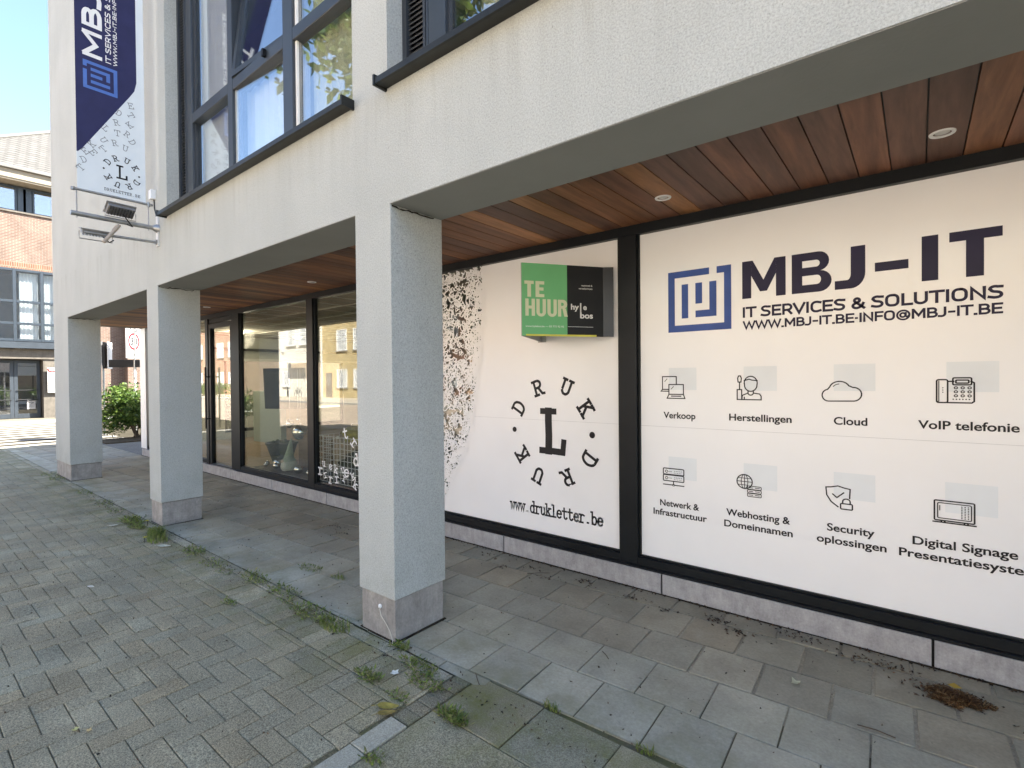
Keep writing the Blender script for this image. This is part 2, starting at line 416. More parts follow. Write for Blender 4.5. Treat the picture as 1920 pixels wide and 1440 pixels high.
# square heavy sans capitals, stroked; (advance, strokes), unit height
def _o(x0, x1, y0, y1, r=.30): return arc(x1-r*.8,y1-r,r*.8,r,90,0,5)+arc(x1-r*.8,y0+r,r*.8,r,0,-90,5)+arc(x0+r*.8,y0+r,r*.8,r,270,180,5)+arc(x0+r*.8,y1-r,r*.8,r,180,90,5)
SANS = {
 'I': (.30, [[(.15,.08),(.15,.92)]]), 'T': (.80, [[(.06,.92),(.74,.92)], [(.40,.84),(.40,.08)]]),
 'L': (.68, [[(.14,.92),(.14,.08),(.62,.08)]]), 'E': (.74, [[(.66,.92),(.14,.92),(.14,.08),(.66,.08)], [(.22,.51),(.60,.51)]]),
 'F': (.70, [[(.64,.92),(.14,.92),(.14,.08)], [(.22,.50),(.58,.50)]]),
 'S': (.78, [[(.68,.88)]+arc(.36,.72,.24,.20,60,180,6)+arc(.36,.72,.20,.20,200,262,3)+[(.42,.505)]+arc(.42,.29,.24,.21,80,-90,8)+[(.30,.08),(.09,.14)]]),
 'R': (.80, [[(.14,.08),(.14,.92),(.44,.92)]+arc(.44,.67,.24,.25,80,-90,8)+[(.22,.42)], [(.44,.42),(.68,.08)]]),
 'B': (.80, [[(.14,.5),(.14,.92),(.44,.92)]+arc(.44,.715,.21,.205,80,-90,8)+[(.22,.51)], [(.44,.51)]+arc(.46,.295,.24,.215,80,-90,8)+[(.14,.08),(.14,.5)]]),
 'V': (.84, [[(.07,.92),(.42,.08),(.77,.92)]]), 'N': (.88, [[(.14,.08),(.14,.90),(.74,.10),(.74,.92)]]),
 'M': (1.06, [[(.14,.08),(.14,.92)], [(.18,.90),(.53,.30),(.88,.90)], [(.92,.92),(.92,.08)]]),
 'W': (1.22, [[(.07,.92),(.33,.08),(.61,.86),(.89,.08),(1.15,.92)]]),
 'C': (.78, [[(.70,.86),(.50,.92)]+_o(.12,1.2,.08,.92)[12:][::-1][:0]+arc(.40,.60,.27,.32,85,180,5)+arc(.40,.40,.27,.32,180,275,5)+[(.50,.08),(.70,.14)]]),
 'O': (.90, [_o(.13,.77,.08,.92)+[_o(.13,.77,.08,.92)[0]]]), 'U': (.86, [[(.14,.92),(.14,.34)]+arc(.43,.34,.29,.26,180,360,10)+[(.72,.92)]]),
 'J': (.62, [[(.46,.92),(.46,.32)]+arc(.24,.32,.22,.24,0,-95,7)+[(.06,.10)]]),
 '-': (.56, [[(.12,.46),(.44,.46)]]), '.': (.28, [[(.10,.08),(.18,.08)]]), '*': (.34, [[(.12,.46),(.20,.46)]]), ' ': (.30, []),
 '&': (.90, [[(.80,.08),(.30,.60)]+arc(.38,.74,.16,.17,215,-40,8)+[(.24,.46)]+arc(.36,.28,.23,.20,140,300,8)+[(.66,.22),(.76,.48)]]),
 '@': (1.10, [arc(.55,.45,.44,.47,-60,285,20), arc(.52,.45,.19,.21,0,360,12), [(.73,.66),(.73,.36)]+arc(.83,.38,.10,.12,200,340,5)]),
}
def sansw(s): return sum(SANS[c][0] for c in s)
def sans(mb, s, mp, u0, u1, v0, h, w=.17, off=0.):
    k = (u1-u0)/(sansw(s)-.16); u = u0-.08*k
    for c in s:
        a, st = SANS[c]
        for pl in st: stroke(mb, [(u+x*k, v0+y*h) for x, y in pl], w*(.85 if c == '@' else 1)*h, mp, off=off)
        u += a*k
#@@GEOMETRY
# ------------------------------------------------------------------ ground
def ground():
    m = MB(); m.box(-420, 420, -420, 420, -.5, -.14)
    t = plain('far_ground', (.12, .115, .10), .9, .2, var=.25, vs=.2)
    tag(m.build('ground', t), kind='structure')
    road = NT('red_asphalt'); v = road.coord()
    c = road.scalecol((.345, .28, .222, 1), road.math('MULTIPLY', road.ramp(road.noise(v, .6, 6), .3, .7, .8, 1.2), road.ramp(road.noise(v, 120, 2), .3, .7, .8, 1.2)))
    rm = road.done(c, .85, .3)
    m = MB(); m.poly([(-200,-13,-.1),(200,-13,-.1),(200,-2.2,-.1),(-200,-2.2,-.1)])
    tag(m.build('road', rm), kind='structure')
    m = MB(); m.poly([(-29,-2.2,-.1),(-17.9,-2.2,-.1),(-17.9,60,-.1),(-29,60,-.1)])
    tag(m.build('side_road', plain('grey_asphalt', (.046,.041,.031), 1, .0, var=.18, vs=2)), kind='structure')
    # far pavement, corner pavement in front of the brick building
    pv = paver_mat('far_pavement', .6, grain=40)
    m = MB(); m.box(-200, 200, -19, -13.15, -.14, .0, (.42,.37,.30)); m.box(-40, -29.15, -2.0, 60, -.14, .0, (.12,.108,.08))
    tag(m.build('pavement_opposite', pv), kind='structure')
    kb = stone('kerb_stone', (.30,.295,.285), .6)
    m = MB()
    for i in range(200):
        x = -200+i*2; m.box(x, x+1.99, -13.15, -13.0, -.14, .012)
        if x > -17.9: m.box(x, x+1.99, -2.35, -2.2, -.14, .004)
    for i in range(62):
        y = -2.2+i; m.box(-29.15, -29.0, y, y+.99, -.14, .012)
        m.box(-17.9, -17.75, y, y+.99, -.14, .004)
    tag(m.build('kerb', kb), kind='structure')
    # zebra crossing over the side street, stripes along the traffic
    wp = plain('road_paint', (.22,.21,.19), 1, .0, var=.2, vs=5)
    m = MB()
    for i in range(11):
        x = -18.6-i*.98
        m.poly([(x-.5,.6,-.095),(x,.6,-.095),(x,4.7,-.095),(x-.5,4.7,-.095)])
    tag(m.build('zebra_crossing', wp), kind='structure')
ground()

def bev_block(m, x0, x1, y0, y1, z, col, b=.004, rot=0, cz=None):
    """paver top with chamfered rim and skirt; slightly tipped"""
    tl = .0065 if (x1-x0) < .25 else .0028; tx = rnd.gauss(0, tl); ty = rnd.gauss(0, tl); dz = max(-.002, rnd.gauss(0, .0015)); cx = (x0+x1)/2; cy = (y0+y1)/2
    f = lambda x, y, h: (x, y, z+h+dz+(x-cx)*tx+(y-cy)*ty)
    o = [(x0,y0),(x1,y0),(x1,y1),(x0,y1)]; i = [(x0+b,y0+b),(x1-b,y0+b),(x1-b,y1-b),(x0+b,y1-b)]
    vs = [f(*p, 0) for p in i]+[f(*p, -b*.8) for p in o]+[f(*p, -.03) for p in o]
    fs = [(0,1,2,3)]
    for k in range(4):
        j = (k+1) % 4; fs += [(4+k,4+j,j,k), (8+k,8+j,4+j,4+k)]
    m.mesh(vs, fs, col)
def grey(base, var, warm=0):
    k = math.exp(rnd.gauss(0, var)); w = rnd.gauss(0, .02)+warm
    return (base[0]*k*(1+w), base[1]*k, base[2]*k*(1-w))

def pavement():
    bed = paver_mat('joint_sand', .8, (1.0, 1.5, 1.9, 2.2, .8), grain=90)
    m = MB()
    m.poly([(-17.75,-2.2,-.012),(9,-2.2,-.012),(9,3.6,-.012),(-17.75,3.6,-.012)], (.15,.135,.085))
    m.poly([(-17.75,3.6,-.012),(-13.4,3.6,-.012),(-13.4,60,-.012),(-17.75,60,-.012)], (.15,.14,.12))
    tag(m.build('paving_bed', bed, org=(0,0,0)), kind='structure')
    L, w = .2245, .1122; g = .0019
    base = (.280, .252, .170)
    m = MB()
    # 90 degree herringbone
    x_lo, x_hi, y_lo, y_hi = -17.7, -1.965, -.9, 1.608
    n = int((x_hi-x_lo)/w)+4; k = int((y_hi-y_lo)/w)+4
    for j in range(-2, k):
        for i in range(-2, n):
            r = (i-j) % 4
            x = x_lo+i*w; y = y_lo+j*w
            if r == 0: b = (x, x+2*w, y, y+w)
            elif r == 3: b = (x, x+w, y, y+2*w)      # vertical block starting at this cell
            else: continue
            x0, x1, y0, y1 = max(b[0],x_lo), min(b[1],x_hi), max(b[2],y_lo), min(b[3],y_hi)
            if x1-x0 < .03 or y1-y0 < .03: continue
            bev_block(m, x0+g, x1-g, y0+g, y1-g, 0, grey(base, .045))
    # soldier course and kerb row in front of the columns
    x = -17.7
    while x < -1.97:
        x1 = min(x+w, -1.965); bev_block(m, x+g, x1-g, 1.612, 1.832, 0, grey(base, .09)); x += w
    x = -17.7
    while x < -1.97:
        x1 = min(x+L, -1.965); bev_block(m, x+g, x1-g, 1.840, 1.922, .001, grey((.34,.315,.235), .07)); x += L
    tag(m.build('block_pavement', paver_mat('concrete_block', 1.0, (1.30, 1.72, 1.95, 2.0, .80), 165), org=(0,0,0)), kind='structure')
    # dividing strip of smooth blocks, running to the street
    m = MB(); y = 1.505
    for q in range(12):
        bev_block(m, -1.957, -1.846, y-L+g, y-g, .002, grey((.335,.32,.25), .05)); y -= L
    tag(m.build('border_strip', paver_mat('smooth_block', .45, None, 150), org=(0,0,0)), kind='structure')
    # exposed-aggregate drive right of the strip, with a row of mossy slabs
    m = MB(); x = -1.835
    m.box(-1.835, 9, -2.2, 1.655, -.03, -.003, (.285,.262,.178))
    for q in range(6):
        bev_block(m, -1.957, -1.848, 1.515+q*.075, 1.515+q*.075+.072, -.002, grey((.18,.165,.115), .1))
    tag(m.build('aggregate_paving', paver_mat('aggregate', 1.0, (.8, 1.6, 1.9, 2.4, .6), 170), org=(0,0,0)), kind='structure')
    m = MB(); x = -1.835
    while x < 5:
        wd = .41; bev_block(m, x+.003, x+wd-.003, 1.662, 2.012+.004*x, -.001, grey((.25,.232,.158), .06)); x += wd
    tag(m.build('edge_slabs', paver_mat('edge_slab', .6, (1.45, 1.62, 1.9, 2.06, 1.0), 150), org=(0,0,0)), kind='structure')
    # arcade tiles
    bd = MB(); bd.poly([(-17.72,1.93,-.0085),(9,1.93,-.0085),(9,2.80,-.0085),(-17.72,2.18,-.0085)], (.11,.10,.07)); bd.poly([(-17.72,2.18,-.0075),(9,2.80,-.0075),(9,3.6,-.0075),(-17.72,3.6,-.0075)], (.32,.295,.23))
    tag(bd.build('arcade_bed', paver_mat('silt_joint', .3, (1.4, 1.6, 2.0, 2.6, .8), 90, .4), org=(0,0,0)), kind='structure')
    TW_, TD = .3262, .3365; rot = R(2.3); px, py = -1.3, 2.372
    ca, sa = math.cos(rot), math.sin(rot)
    m = MB()
    for j in range(-6, 9):
        for i in range(-57, 22):
            x = i*TW_+(.5*TW_ if j % 2 else 0)+.17; y = j*TD
            X = px+(x+TW_/2)*ca-(y+TD/2)*sa; Y = py+(x+TW_/2)*sa+(y+TD/2)*ca
            if Y < 1.65 or Y > 3.85 or X < -17.95 or X > 4: continue
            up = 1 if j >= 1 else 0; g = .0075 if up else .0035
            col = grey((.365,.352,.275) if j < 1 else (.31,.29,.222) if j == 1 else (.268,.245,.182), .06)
            q = MB(); bev_block(q, -TW_/2+g, TW_/2-g, -TD/2+g, TD/2-g, 0, None, .003)
            m.mesh([(X+a*ca-b*sa, Y+a*sa+b*ca, c) for a, b, c in q.v], q.f, col)
    # clip to the arcade
    o = m.build('arcade_tiles', arcade_mat(), org=(0,0,0))
    bm = bmesh.new(); bm.from_mesh(o.data)
    for co, no in (((0,1.93,0),(0,-1,0)), ((0,3.588,0),(0,1,0)), ((-17.72,0,0),(-1,0,0))):
        bmesh.ops.bisect_plane(bm, geom=bm.verts[:]+bm.edges[:]+bm.faces[:], plane_co=co, plane_no=no, clear_outer=True)
    # leave the right-hand part to the edge slabs
    fs = [f for f in bm.faces if f.calc_center_median().x > -1.9 and f.calc_center_median().y < 2.0]
    bmesh.ops.delete(bm, geom=fs, context='FACES')
    bm.to_mesh(o.data); bm.free()
    tag(o, kind='structure')
def arcade_mat():
    t = NT('arcade_slab'); v = t.coord()
    a = t.noise(v, 2.1, 6, .65); b = t.noise(v, 60, 3, .7); w = t.noise(t.coord((1,1,1), loc=(3,1,0)), 4.5, 6, .7, .6)
    f = t.math('MULTIPLY', t.ramp(a, .3, .72, .70, 1.22), t.ramp(b, .3, .7, .86, 1.14))
    c = t.scalecol(t.attr(), f)
    c = t.mix(t.ramp(w, .55, .72, 0, .45), c, (.38, .355, .28))           # dried silt
    sx = t.n('ShaderNodeSeparateXYZ'); tc = t.n('ShaderNodeTexCoord'); t.l(tc.outputs['Object'], sx.inputs[0])
    mo = t.math('MULTIPLY', t.ramp(sx.outputs[1], 2.85, 1.95, 0, .65), t.ramp(t.noise(v, 3.1, 6, .7), .45, .68, 0, 1))
    c = t.mix(mo, c, (.15, .152, .06))
    c = t.mix(t.ramp(t.noise(v, 19, 2), .70, .76, 0, .35), c, (.05, .045, .04))
    t.bump(b, .25, .004)
    return t.done(c, .62, .4)
pavement()

# ------------------------------------------------------------------ the corner building
B = thing('corner_building', 'pale rendered building with square columns, shop front under a timber ceiling and upper windows', 'building', (-2.65, 1.934, 0))
YF, YB, ZS = 1.934, 2.345, 2.655     # facade plane, back of the beam, underside of the beam
def shell():
    m = MB()
    m.box(-11.78, 14, YF, YB, ZS+.004, 3.36)                  # beam and spandrel
    for a, b in ((-11.78, -6.196), (-2.84, -2.486), (.92, 1.27), (4.3, 4.65)):
        m.box(a, b, YF, YB, 3.36, 6.1)
    m.box(7.7, 14, YF, YB, 3.36, 6.1)
    m.box(-11.78, 14, YF, YB, 6.1, 9.6)
    m.build('front_wall', M['stucco'], B)
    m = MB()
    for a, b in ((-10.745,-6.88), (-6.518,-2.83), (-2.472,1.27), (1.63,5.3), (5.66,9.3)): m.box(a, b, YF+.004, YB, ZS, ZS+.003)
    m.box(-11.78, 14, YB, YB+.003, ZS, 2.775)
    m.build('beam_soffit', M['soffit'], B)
    # body of the upper storeys (closed box behind the facade, with rooms left open at the windows)
    m = MB()
    m.box(-11.78, 14, 2.36, 3.2, 6.15, 9.6); m.box(-11.78, 14, 3.2, 13, 2.80, 9.6)
    m.box(-11.78, -11.55, 2.35, 3.2, 2.80, 6.15); m.box(13.8, 14, 2.35, 3.2, 2.80, 6.15)
    m.box(-11.78, 14, YB, 13, 9.61, 9.8)
    m.build('upper_body', M['stucco'], B)
    m = MB(); m.box(-11.5, 13.8, 2.35, 3.2, 2.84, 3.30)
    m.build('room_floor', plain('room_floor', (.25,.2,.15)), B)
    # columns
    soil = plain('joint_soil', (.030,.026,.018), .95, .1, var=.5, vs=30)
    for a, b in ((-2.83, -2.472), (-6.88, -6.518), (-11.78, -10.745)):
        m = MB(); m.box(a, b, YF, YB+.012, .262, ZS+.0035)
        c = m.build('column', M['stucco'], B, bevel=.006, keep=lambda e: max(v.co.z for v in e.verts) < 2 or abs(e.verts[0].co.z-e.verts[1].co.z) > 1)
        m = MB(); m.box(a+.012, b-.012, YF+.012, YB, -.02, .258)
        m.build('column_base', M['base'], c, bevel=.004)
        m = MB(); m.box(a-.004, b+.004, YF+.003, YF+.012, -.01, .0045); m.box(b-.012, b+.006, YF+.012, YB+.01, -.01, .0045); m.box(a-.006, a+.012, YF+.012, YB+.01, -.01, .0045)
        m.build('soil_joint', soil, c)
    for a in (1.27, 5.3, 9.3):
        m = MB(); m.box(a, a+.36, YF, YB+.012, .262, ZS+.0035)
        c = m.build('column', M['stucco'], B, bevel=.006, keep=lambda e: max(v.co.z for v in e.verts) < 2 or abs(e.verts[0].co.z-e.verts[1].co.z) > 1)
        m = MB(); m.box(a+.012, a+.348, YF+.012, YB, -.02, .258); m.build('column_base', M['base'], c)
    # timber ceiling planks
    m = MB(); x = -13.3; k = 0
    while x < 9:
        x1 = x+.1515
        r = rnd.random()
        c = (.26,.112,.052) if r < .30 else (.18,.078,.043) if r < .62 else (.14,.067,.043) if r < .85 else (.34,.152,.058)
        if -.32 < x+.07 < -.25 or abs(x-(-.298)) < .02 or abs(x-.008) < .02 : c = (.33,.150,.056)
        fk = math.exp(rnd.gauss(0,.16)); c = tuple(q*fk for q in c)
        m.box(x+.0035, x1-.0035, YB-.02, 3.74, 2.762, 2.78, c); x = x1; k += 1
    m.build('timber_ceiling', M['wood'], B)
    m = MB(); m.box(-13.3, 9, YB, 3.74, 2.783, 2.80)
    m.build('ceiling_void', M['black'], B)
    # plinth, 1.48 m stones with open joints
    m = MB(); x = -13.3+.02
    js = [-13.25,-11.77,-10.29,-8.8,-7.4,-5.95,-4.47,-2.99,-1.48,.06,1.55,3.0,4.5,6.0,7.5,9]
    for a, b in zip(js, js[1:]): m.box(a+.006, b-.006, 3.588, 3.80, -.02, .150)
    m.build('plinth', M['plinth'], B, bevel=.003)
    m = MB(); m.box(-13.25, 9, 3.574, 3.5875, -.01, .004); m.build('soil_joint', soil, B)
    m = MB(); m.box(-13.25, 9, 3.60, 3.80, -.02, .140); m.build('plinth_core', M['black'], B)
shell()

# cobweb dirt along the column heads
cw = plain('cobweb', (.03,.028,.022), .95, .1)
for xa in (-2.472, -6.518, -10.745):
    m = MB(); y = YF+.01; pts = []
    while y < 2.3:
        pts.append((xa+.006+rnd.uniform(-.003,.006), y, ZS-.006-rnd.uniform(0,.012))); y += rnd.uniform(.01,.03)
    m.tube(pts, [rnd.uniform(.0015,.0055) for _ in pts], 5); m.build('cobweb', cw, B)

# ------------------------------------------------------------------ shop front
GY = 3.668          # glass plane
def shopfront():
    f = MB(); y0, y1 = 3.618, 3.690
    f.box(-13.3, 9, 3.612, y1, 2.688, 2.765)                  # head
    f.box(-8.60, 9, y0, y1, .166, .228)                       # bottom rail
    f.box(-8.60, 9, 3.592, y1, .150, .170)                    # sill strip
    for a, b in ((-1.829,-1.678), (-4.16,-3.99), (-6.44,-6.285), (-8.75,-8.49), (.62,.77), (3.0,3.15), (5.4,5.55)):
        f.box(a, b, y0-.004, y1, .168, 2.69)
    f.box(-9.83, -9.72, y0, y1, .02, 2.69); f.box(-13.0, -12.85, y0, y1, .168, 2.69)
    f.box(-13.0, -9.8, y0, y1, .166, .228); f.box(-8.78,-8.49, y0+.005, y1, .02, .168)
    # glazing beads
    for a, b in ((-3.99,-1.829), (-1.678,.62), (-6.285,-4.16), (-8.49,-6.44)):
        f.box(a, a+.016, 3.640, y1, .228, 2.688); f.box(b-.016, b, 3.640, y1, .228, 2.688)
        f.box(a+.016, b-.016, 3.640, y1, .228, .242)
    f.build('shop_front_frame', M['frame'], B, bevel=.003, segs=1)
    for a, b in ((-8.474,-6.456), (-6.269,-4.176), (-3.974,-3.02), (-12.84,-9.84), (.77,3.0), (3.15,5.4), (5.55,8.98)):
        m = MB(); m.box(a, b, GY, GY+.008, .243, 2.687); m.build('shop_pane', M['glass'], B)
    # glazed door
    d = MB(); d.box(-9.71,-9.635, 3.63, 3.70, .03, 2.60); d.box(-8.845,-8.76, 3.63, 3.70, .03, 2.60)
    d.box(-9.635,-8.845, 3.632, 3.698, 2.52, 2.60); d.box(-9.635,-8.845, 3.632, 3.698, .03, .17)
    d.box(-9.715,-8.755, 3.64, 3.70, 2.61, 2.687)
    dd = d.build('shop_door', M['frame'], B, bevel=.003, segs=1)
    m = MB(); m.box(-9.635,-8.845, GY, GY+.008, .17, 2.52); m.build('door_pane', M['glass'], dd)
    m = MB(); m.tube([(-9.67,3.56,.78),(-9.67,3.56,1.85)], .015, 10)
    for z in (.95, 1.68): m.tube([(-9.67,3.56,z),(-9.67,3.64,z)], .011, 8)
    m.build('door_handle', M['frame'], dd, smooth=True)
    # white end pier of the shop
    m = MB(); m.box(-13.36,-13.0, 3.61, 3.8, .16, 2.76); m.build('end_pier', M['vinyl'], B)
shopfront()

# interior of the shop seen through the glass
def interior():
    m = MB(); m.box(-13.35, 2.5, 3.76, 9.2, .10, .18)
    m.build('shop_floor', plain('shop_floor', (.33,.235,.14), .45, .4, var=.12, vs=3), B)
    m = MB(); m.box(-13.4, 2.5, 9.2, 9.35, .1, 2.78)
    m.box(2.4, 2.5, 3.76, 9.2, .1, 2.78)
    m.box(-4.45, -4.3, 3.76, 9.2, .1, 2.78)                     # partition behind the printed panes
    m.box(-13.4,-13.25, 3.8, 5.3, .1, 2.78); m.box(-13.4,-13.25, 5.3, 9.2, 2.14, 2.78); m.box(-13.4,-13.25, 5.3, 9.2, .1, .34); m.box(-13.4,-13.25, 8.6, 9.2, .34, 2.14)
    m.build('shop_wall', plain('shop_wall', (.50,.52,.48), .8, .3, var=.05), B)
    m = MB(); m.box(-13.35, 2.5, 3.76, 9.2, 2.70, 2.75)
    m.build('shop_ceiling', plain('ceiling_panel', (.42,.41,.36), .9, .2, var=.05), B)
    m = MB()
    x = -13.2
    while x < -4.4: m.box(x-.012, x+.012, 3.76, 9.2, 2.694, 2.702); x += .6
    y = 4.3
    while y < 9.2: m.box(-13.3, -4.45, y-.012, y+.012, 2.692, 2.700); y += .6
    m.build('ceiling_grid', plain('ceiling_grid', (.72,.71,.66), .6, .3), B)
    m = MB(); m.box(-13.24,-13.0, 5.0, 9.2, 2.36, 2.41); m.build('lighting_track', M['black'], B)
    m = MB(); m.box(-13.24,-13.15, 5.25, 9.0, 2.10, 2.16); m.build('window_lintel', M['white'], B)
    m = MB()
    for y in (5.3, 6.95, 8.55): m.box(-13.39,-13.3, y, y+.07, .34, 2.14)
    m.box(-13.39,-13.3, 5.3, 8.6, .34, .42)
    m.build('side_window_frame', M['frame'], B)
    m = MB(); m.box(-13.36,-13.352, 5.37, 8.55, .42, 2.12); m.build('side_window_pane', M['glass'], B)
    m = MB(); m.box(-8.47,-4.5, 3.76, 4.32, .18, .205); m.build('display_ledge', plain('ledge', (.05,.052,.058), .6, .3), B)
    # end wall roof beyond the facade corner
    m = MB(); m.box(-13.4,-11.8, 3.75, 9.4, 2.81, 3.0); m.build('shop_roof', M['stucco'], B)
    # a lit spot lamp
    ld = bpy.data.lights.new('spot_lamp_light', 'POINT'); ld.energy = 11; ld.color = (1,.86,.66); ld.shadow_soft_size = .25
    lo = bpy.data.objects.new('spot_lamp_light', ld); COL.objects.link(lo); lo.location = (-11.6, 5.0, 2.55)
    m = MB(); m.lathe((-11.6, 5.0, 2.62), [(.045,0),(.05,.04)], 14); m.build('spot_lamp', emit('lamp_glow', (1,.83,.55), 14), B)
    m = MB(); m.lathe((-12.2, 6.6, 2.66), [(.045,0),(.05,.04)], 14); m.build('spot_lamp', emit('lamp_glow', (1,.83,.55), 14), B)
interior()

# ------------------------------------------------------------------ upper windows
def upper_window(x0, x1, cols, tilt=None):
    zs, zt, yb = 3.40, 6.08, 2.06
    f = MB(); y0, y1 = yb, 2.15
    f.box(x0+.21, x0+.225, y0-.005, y1, zs, zt)
    f.box(x0+.225, cols[0][0], y0, y1, zs, zt)
    for (a, b), (c, d) in zip(cols, cols[1:]): f.box(b, c, y0, y1, zs, zt)
    f.box(cols[-1][1], x1, y0, y1, zs, zt)
    for a, b in cols:
        f.box(a, b, y0+.002, y1, zs, 3.47); f.box(a, b, y0+.002, y1, 4.262, 4.36); f.box(a, b, y0+.002, y1, 5.98, zt)
    w = f.build('upper_window', M['frame2'], B, bevel=.004, segs=1)
    for k, (a, b) in enumerate(cols):
        for z0, z1 in ((3.47, 4.262), (4.36, 5.98)):
            if tilt == k and z0 > 4:                                   # casement tipped inwards at the top
                ang = R(-7); xm = (a+b)/2; Mx = Matrix.Rotation(R(3.2), 3, 'Z') @ Matrix.Rotation(ang, 3, 'X'); s = MB(); piv = Vector((xm, 2.10, z0))
                def bx(mb, xa, xb, za, zb, ya=-.03, yb_=.03):
                    c = piv + Mx @ Vector(((xa+xb)/2-xm, (ya+yb_)/2, (za+zb)/2))
                    mb.obox(c, (xb-xa)/2, (yb_-ya)/2, (zb-za)/2, Mx)
                H = z1-z0-.01
                bx(s, a+.008, a+.06, .0, H); bx(s, b-.06, b-.008, .0, H); bx(s, a+.06, b-.06, 0, .055); bx(s, a+.06, b-.06, H-.055, H)
                s.build('tilted_sash', M['frame2'], w)
                p = MB(); bx(p, a+.06, b-.06, .055, H-.055, -.004, .004); p.build('sash_pane', M['glass_up'], w)
                h = MB(); h.box(b-.3, b-.27, 2.03, 2.06, 4.30, 4.36); h.build('sash_catch', M['black'], w)
            else:
                p = MB()
                if tilt == k: p.obox(((a+b)/2, 2.109, (z0+z1)/2), (b-a)/2+.002, .004, (z1-z0)/2+.004, Matrix.Rotation(R(2.9), 3, 'Z'))
                else: p.box(a-.004, b+.004, 2.105, 2.113, z0-.004, z1+.004)
                p.build('window_pane', M['glass_up'], w)
                g = MB()
                for xx in (a, b-.022): g.box(xx, xx+.022, 2.085, 2.104, z0, z1)
                g.box(a+.022, b-.022, 2.085, 2.104, z0, z0+.02); g.build('glazing_bead', M['white'] if k else M['grille'], w)
    # vent grille strip: frame with slanted louvres
    g = MB(); g.box(x0+.002, x0+.04, y0-.01, y1, zs, zt); g.box(x0+.19, x0+.21, y0-.01, y1, zs, zt)
    g.box(x0+.04, x0+.19, y1-.02, y1, zs, zt)
    z = zs+.02; Mx = Matrix.Rotation(R(35), 3, 'X')
    while z < zt: g.obox((x0+.115, y0+.03, z), .075, .024, .004, Mx); z += .031
    g.build('vent_grille', M['grille'], w)
    # projecting sill
    s = MB()
    pr = [(1.845,3.337),(1.845,3.372),(2.075,3.402),(2.075,3.362),(1.86,3.337)]
    xa, xb = x0-.012, x1+.012
    n = len(pr); s.mesh([(xa,a,b) for a,b in pr]+[(xb,a,b) for a,b in pr], [tuple(range(n)), tuple(range(2*n-1,n-1,-1))]+[(i,i+n,(i+1)%n+n,(i+1)%n) for i in range(n)])
    for xx in (xa-.006, xb-.01): s.box(xx, xx+.016, 1.84, 1.934, 3.33, 3.392)
    s.build('window_sill', M['sill'], w)
    return w
w1 = upper_window(-6.196, -2.84, [(-5.84,-4.99),(-4.89,-3.97),(-3.82,-2.93)], tilt=1)
w2 = upper_window(-2.486, .92, [(-2.12,-1.25),(-1.14,-.2),(-.08,.83)])
upper_window(1.27, 4.3, [(1.62,2.45),(2.55,3.35),(3.45,4.2)])
upper_window(4.65, 7.7, [(5.0,5.8),(5.9,6.7),(6.8,7.6)])
def curtain(w, x0, x1, y, amp, name='curtain', mat=None, z1=6.05):
    m = MB(); n = int((x1-x0)/.02); z0 = 3.42
    for k in range(n):
        xa, xb = x0+k*.02, x0+(k+1)*.02
        fa = y+amp*(math.sin(xa*38)+.5*math.sin(xa*71+1)); fb = y+amp*(math.sin(xb*38)+.5*math.sin(xb*71+1))
        m.poly([(xa,fa,z0),(xb,fb,z0),(xb,fb,z1),(xa,fa,z1)])
    m.build(name, mat, w, smooth='all')
cm = plain('net_curtain', (.88,.88,.88), .9, .1, var=.03); cy = plain('cream_curtain', (.70,.66,.48), .9, .1, var=.05)
curtain(w1, -4.98, -3.86, 2.24, .008, mat=cm, z1=4.34); curtain(w1, -3.78, -2.86, 2.20, .016, mat=cy); curtain(w1, -5.9, -5.0, 2.20, .006, mat=cm)
curtain(w2, -2.1, .9, 2.34, .015, mat=cy)
m = MB(); m.box(-11.5, 13.8, 3.10, 3.19, 3.31, 6.14); m.build('room_wall', plain('room_wall', (.45,.42,.36)), B)

# recessed downlights in the timber ceiling
def downlight(x, y, lab):
    t = thing('downlight', lab, 'ceiling light', (x, y, 2.762), 'recessed downlights in the timber ceiling')
    m = MB(); n = 24; vs = []; fs = []
    for r, z in ((.036,0),(.036,-.004),(.050,-.006),(.052,-.001),(.052,0)):
        for k in range(n): a = 2*math.pi*k/n; vs.append((x+r*math.cos(a), y+r*math.sin(a), 2.762+z))
    for i in range(4):
        for k in range(n): fs.append((i*n+k, (i+1)*n+k, (i+1)*n+(k+1)%n, i*n+(k+1)%n))
    m.mesh(vs, fs); m.build('trim_ring', M['white'], t, smooth=True)
    m = MB(); m.ball((x, y, 2.769), (.035,.035,.014), 20, 10); m.build('lamp_lens', plain('lens', (.55,.54,.50), .15, .5), t, smooth='all')
downlight(.089, 3.213, 'round white downlight in the ceiling planks above the large navy lettering')
downlight(-1.29, 3.19, 'round white downlight in the ceiling planks left of the navy lettering')
downlight(-5.585, 3.215, 'round white downlight in the dark ceiling between the middle and near columns')
downlight(-8.68, 3.23, 'small white downlight in the ceiling just right of the second column')
